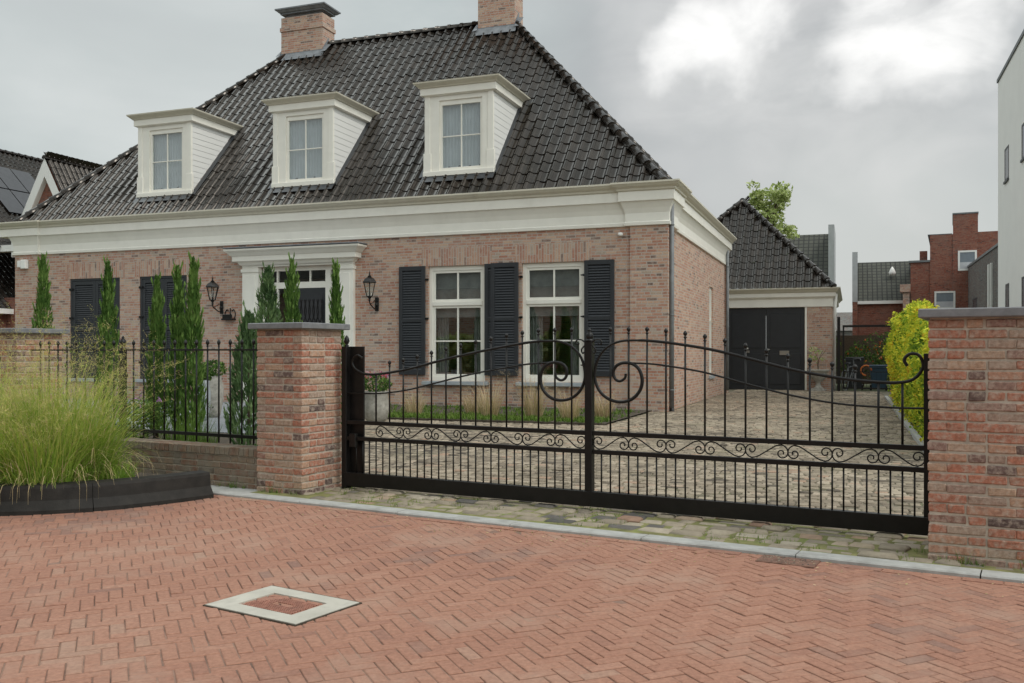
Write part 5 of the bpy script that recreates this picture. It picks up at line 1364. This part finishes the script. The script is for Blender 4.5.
def patch(px, py, k0, k1):
    v = Vector(((px-512)/924, 1, (352-py)/924)).normalized()
    dp = nt.nodes.new('ShaderNodeVectorMath'); dp.operation = 'DOT_PRODUCT'
    nn = nt.nodes.new('ShaderNodeVectorMath'); nn.operation = 'NORMALIZE'; nt.links.new(wo.outputs[0], nn.inputs[0]); nt.links.new(nn.outputs[0], dp.inputs[0]); dp.inputs[1].default_value = v
    mr = nt.nodes.new('ShaderNodeMapRange'); mr.interpolation_type = 'SMOOTHSTEP'; nt.links.new(dp.outputs['Value'], mr.inputs[0]); mr.inputs[1].default_value = k0; mr.inputs[2].default_value = k1
    return mr.outputs[0]
fine = noise_n(nt, mp.outputs[0], 8.5, 6, .55, .4)
fr = ramp(nt, fine, [(.36, (0, 0, 0)), (.62, (1, 1, 1))])
C_ = lambda a: math.cos(R(a))
c1 = mix(nt, mth(nt, 'MULTIPLY', patch(780, 70, C_(20), C_(4)), .55), base, (.36, .35, .36))
c1 = mix(nt, mth(nt, 'MULTIPLY', patch(900, 170, C_(11), C_(2)), .35), c1, (.33, .35, .35))
c1 = mix(nt, mth(nt, 'MULTIPLY', patch(880, 290, C_(12), C_(2)), .5), c1, (.62, .64, .62))
c1 = mix(nt, mth(nt, 'MULTIPLY', patch(160, -10, C_(12), C_(2)), .35), c1, (.58, .59, .58))
mx = lambda a, b_: mth(nt, 'MAXIMUM', a, b_)
halo = mx(mx(patch(735, 40, C_(10), C_(.3)), patch(905, 15, C_(12), C_(.3))), mth(nt, 'MULTIPLY', patch(885, 135, C_(5.5), C_(.5)), .8))
core = mx(mx(patch(715, 42, C_(4.0), 1.0), patch(885, 15, C_(4.2), 1.0)), patch(955, 15, C_(4.2), 1.0))
c1 = mix(nt, mth(nt, 'MULTIPLY', halo, mth(nt, 'ADD', mth(nt, 'MULTIPLY', fr, .5), .3)), c1, (.62, .62, .61))
c1 = mix(nt, mth(nt, 'MULTIPLY', core, mth(nt, 'ADD', mth(nt, 'MULTIPLY', fr, .5), .5)), c1, (.95, .94, .92))
# overcast skies are brighter towards the zenith
def glow(v, a0, a1):        # soft extra bright patch of sky around a direction, out of frame
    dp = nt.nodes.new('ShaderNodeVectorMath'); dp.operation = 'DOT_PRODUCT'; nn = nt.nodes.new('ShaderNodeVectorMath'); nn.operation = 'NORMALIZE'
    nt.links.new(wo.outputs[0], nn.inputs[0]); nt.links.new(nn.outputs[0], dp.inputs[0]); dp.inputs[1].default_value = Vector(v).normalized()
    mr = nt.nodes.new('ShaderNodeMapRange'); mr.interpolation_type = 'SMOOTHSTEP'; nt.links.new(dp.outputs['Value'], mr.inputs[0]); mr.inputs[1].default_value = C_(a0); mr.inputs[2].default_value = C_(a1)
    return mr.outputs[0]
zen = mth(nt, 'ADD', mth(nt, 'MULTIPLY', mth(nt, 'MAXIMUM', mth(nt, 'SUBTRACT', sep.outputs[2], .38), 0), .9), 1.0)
zen = mth(nt, 'ADD', zen, mth(nt, 'MULTIPLY', glow((-.55, .25, .8), 24, 6), 4.2))  # unseen hotspot added to put highlight streaks on the left tile flanks
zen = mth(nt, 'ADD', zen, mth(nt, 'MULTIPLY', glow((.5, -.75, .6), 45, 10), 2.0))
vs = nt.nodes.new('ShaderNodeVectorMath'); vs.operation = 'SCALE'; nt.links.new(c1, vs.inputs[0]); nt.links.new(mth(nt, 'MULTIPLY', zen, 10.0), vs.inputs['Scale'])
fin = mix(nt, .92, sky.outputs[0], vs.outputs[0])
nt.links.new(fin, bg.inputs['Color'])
sd = bpy.data.lights.new('sun', 'SUN'); sd.energy = 1.1; sd.angle = R(20); sd.color = (1, .96, .9)
so = bpy.data.objects.new('sun', sd); col.objects.link(so)
az_ = R(SUN_AZ); dirv = Vector((math.sin(az_)*math.cos(R(SUN_EL)), math.cos(az_)*math.cos(R(SUN_EL)), math.sin(R(SUN_EL))))
so.rotation_euler = dirv.to_track_quat('Z', 'Y').to_euler()

cam = bpy.data.cameras.new('camera'); co = bpy.data.objects.new('camera', cam); col.objects.link(co)
co.location = (0, 0, 1.25); co.rotation_euler = (R(90), 0, 0); cam.sensor_width = 36; cam.lens = 924/1024*36
cam.shift_y = (352-341.5)/1024; cam.clip_end = 2000; cam.clip_start = .05
scene.camera = co
scene.view_settings.view_transform = 'Standard'; scene.view_settings.look = 'None'; scene.view_settings.exposure = .27; scene.view_settings.gamma = 1
scene.view_settings.use_curve_mapping = False
scene.cycles.max_bounces = 6; scene.cycles.transparent_max_bounces = 12
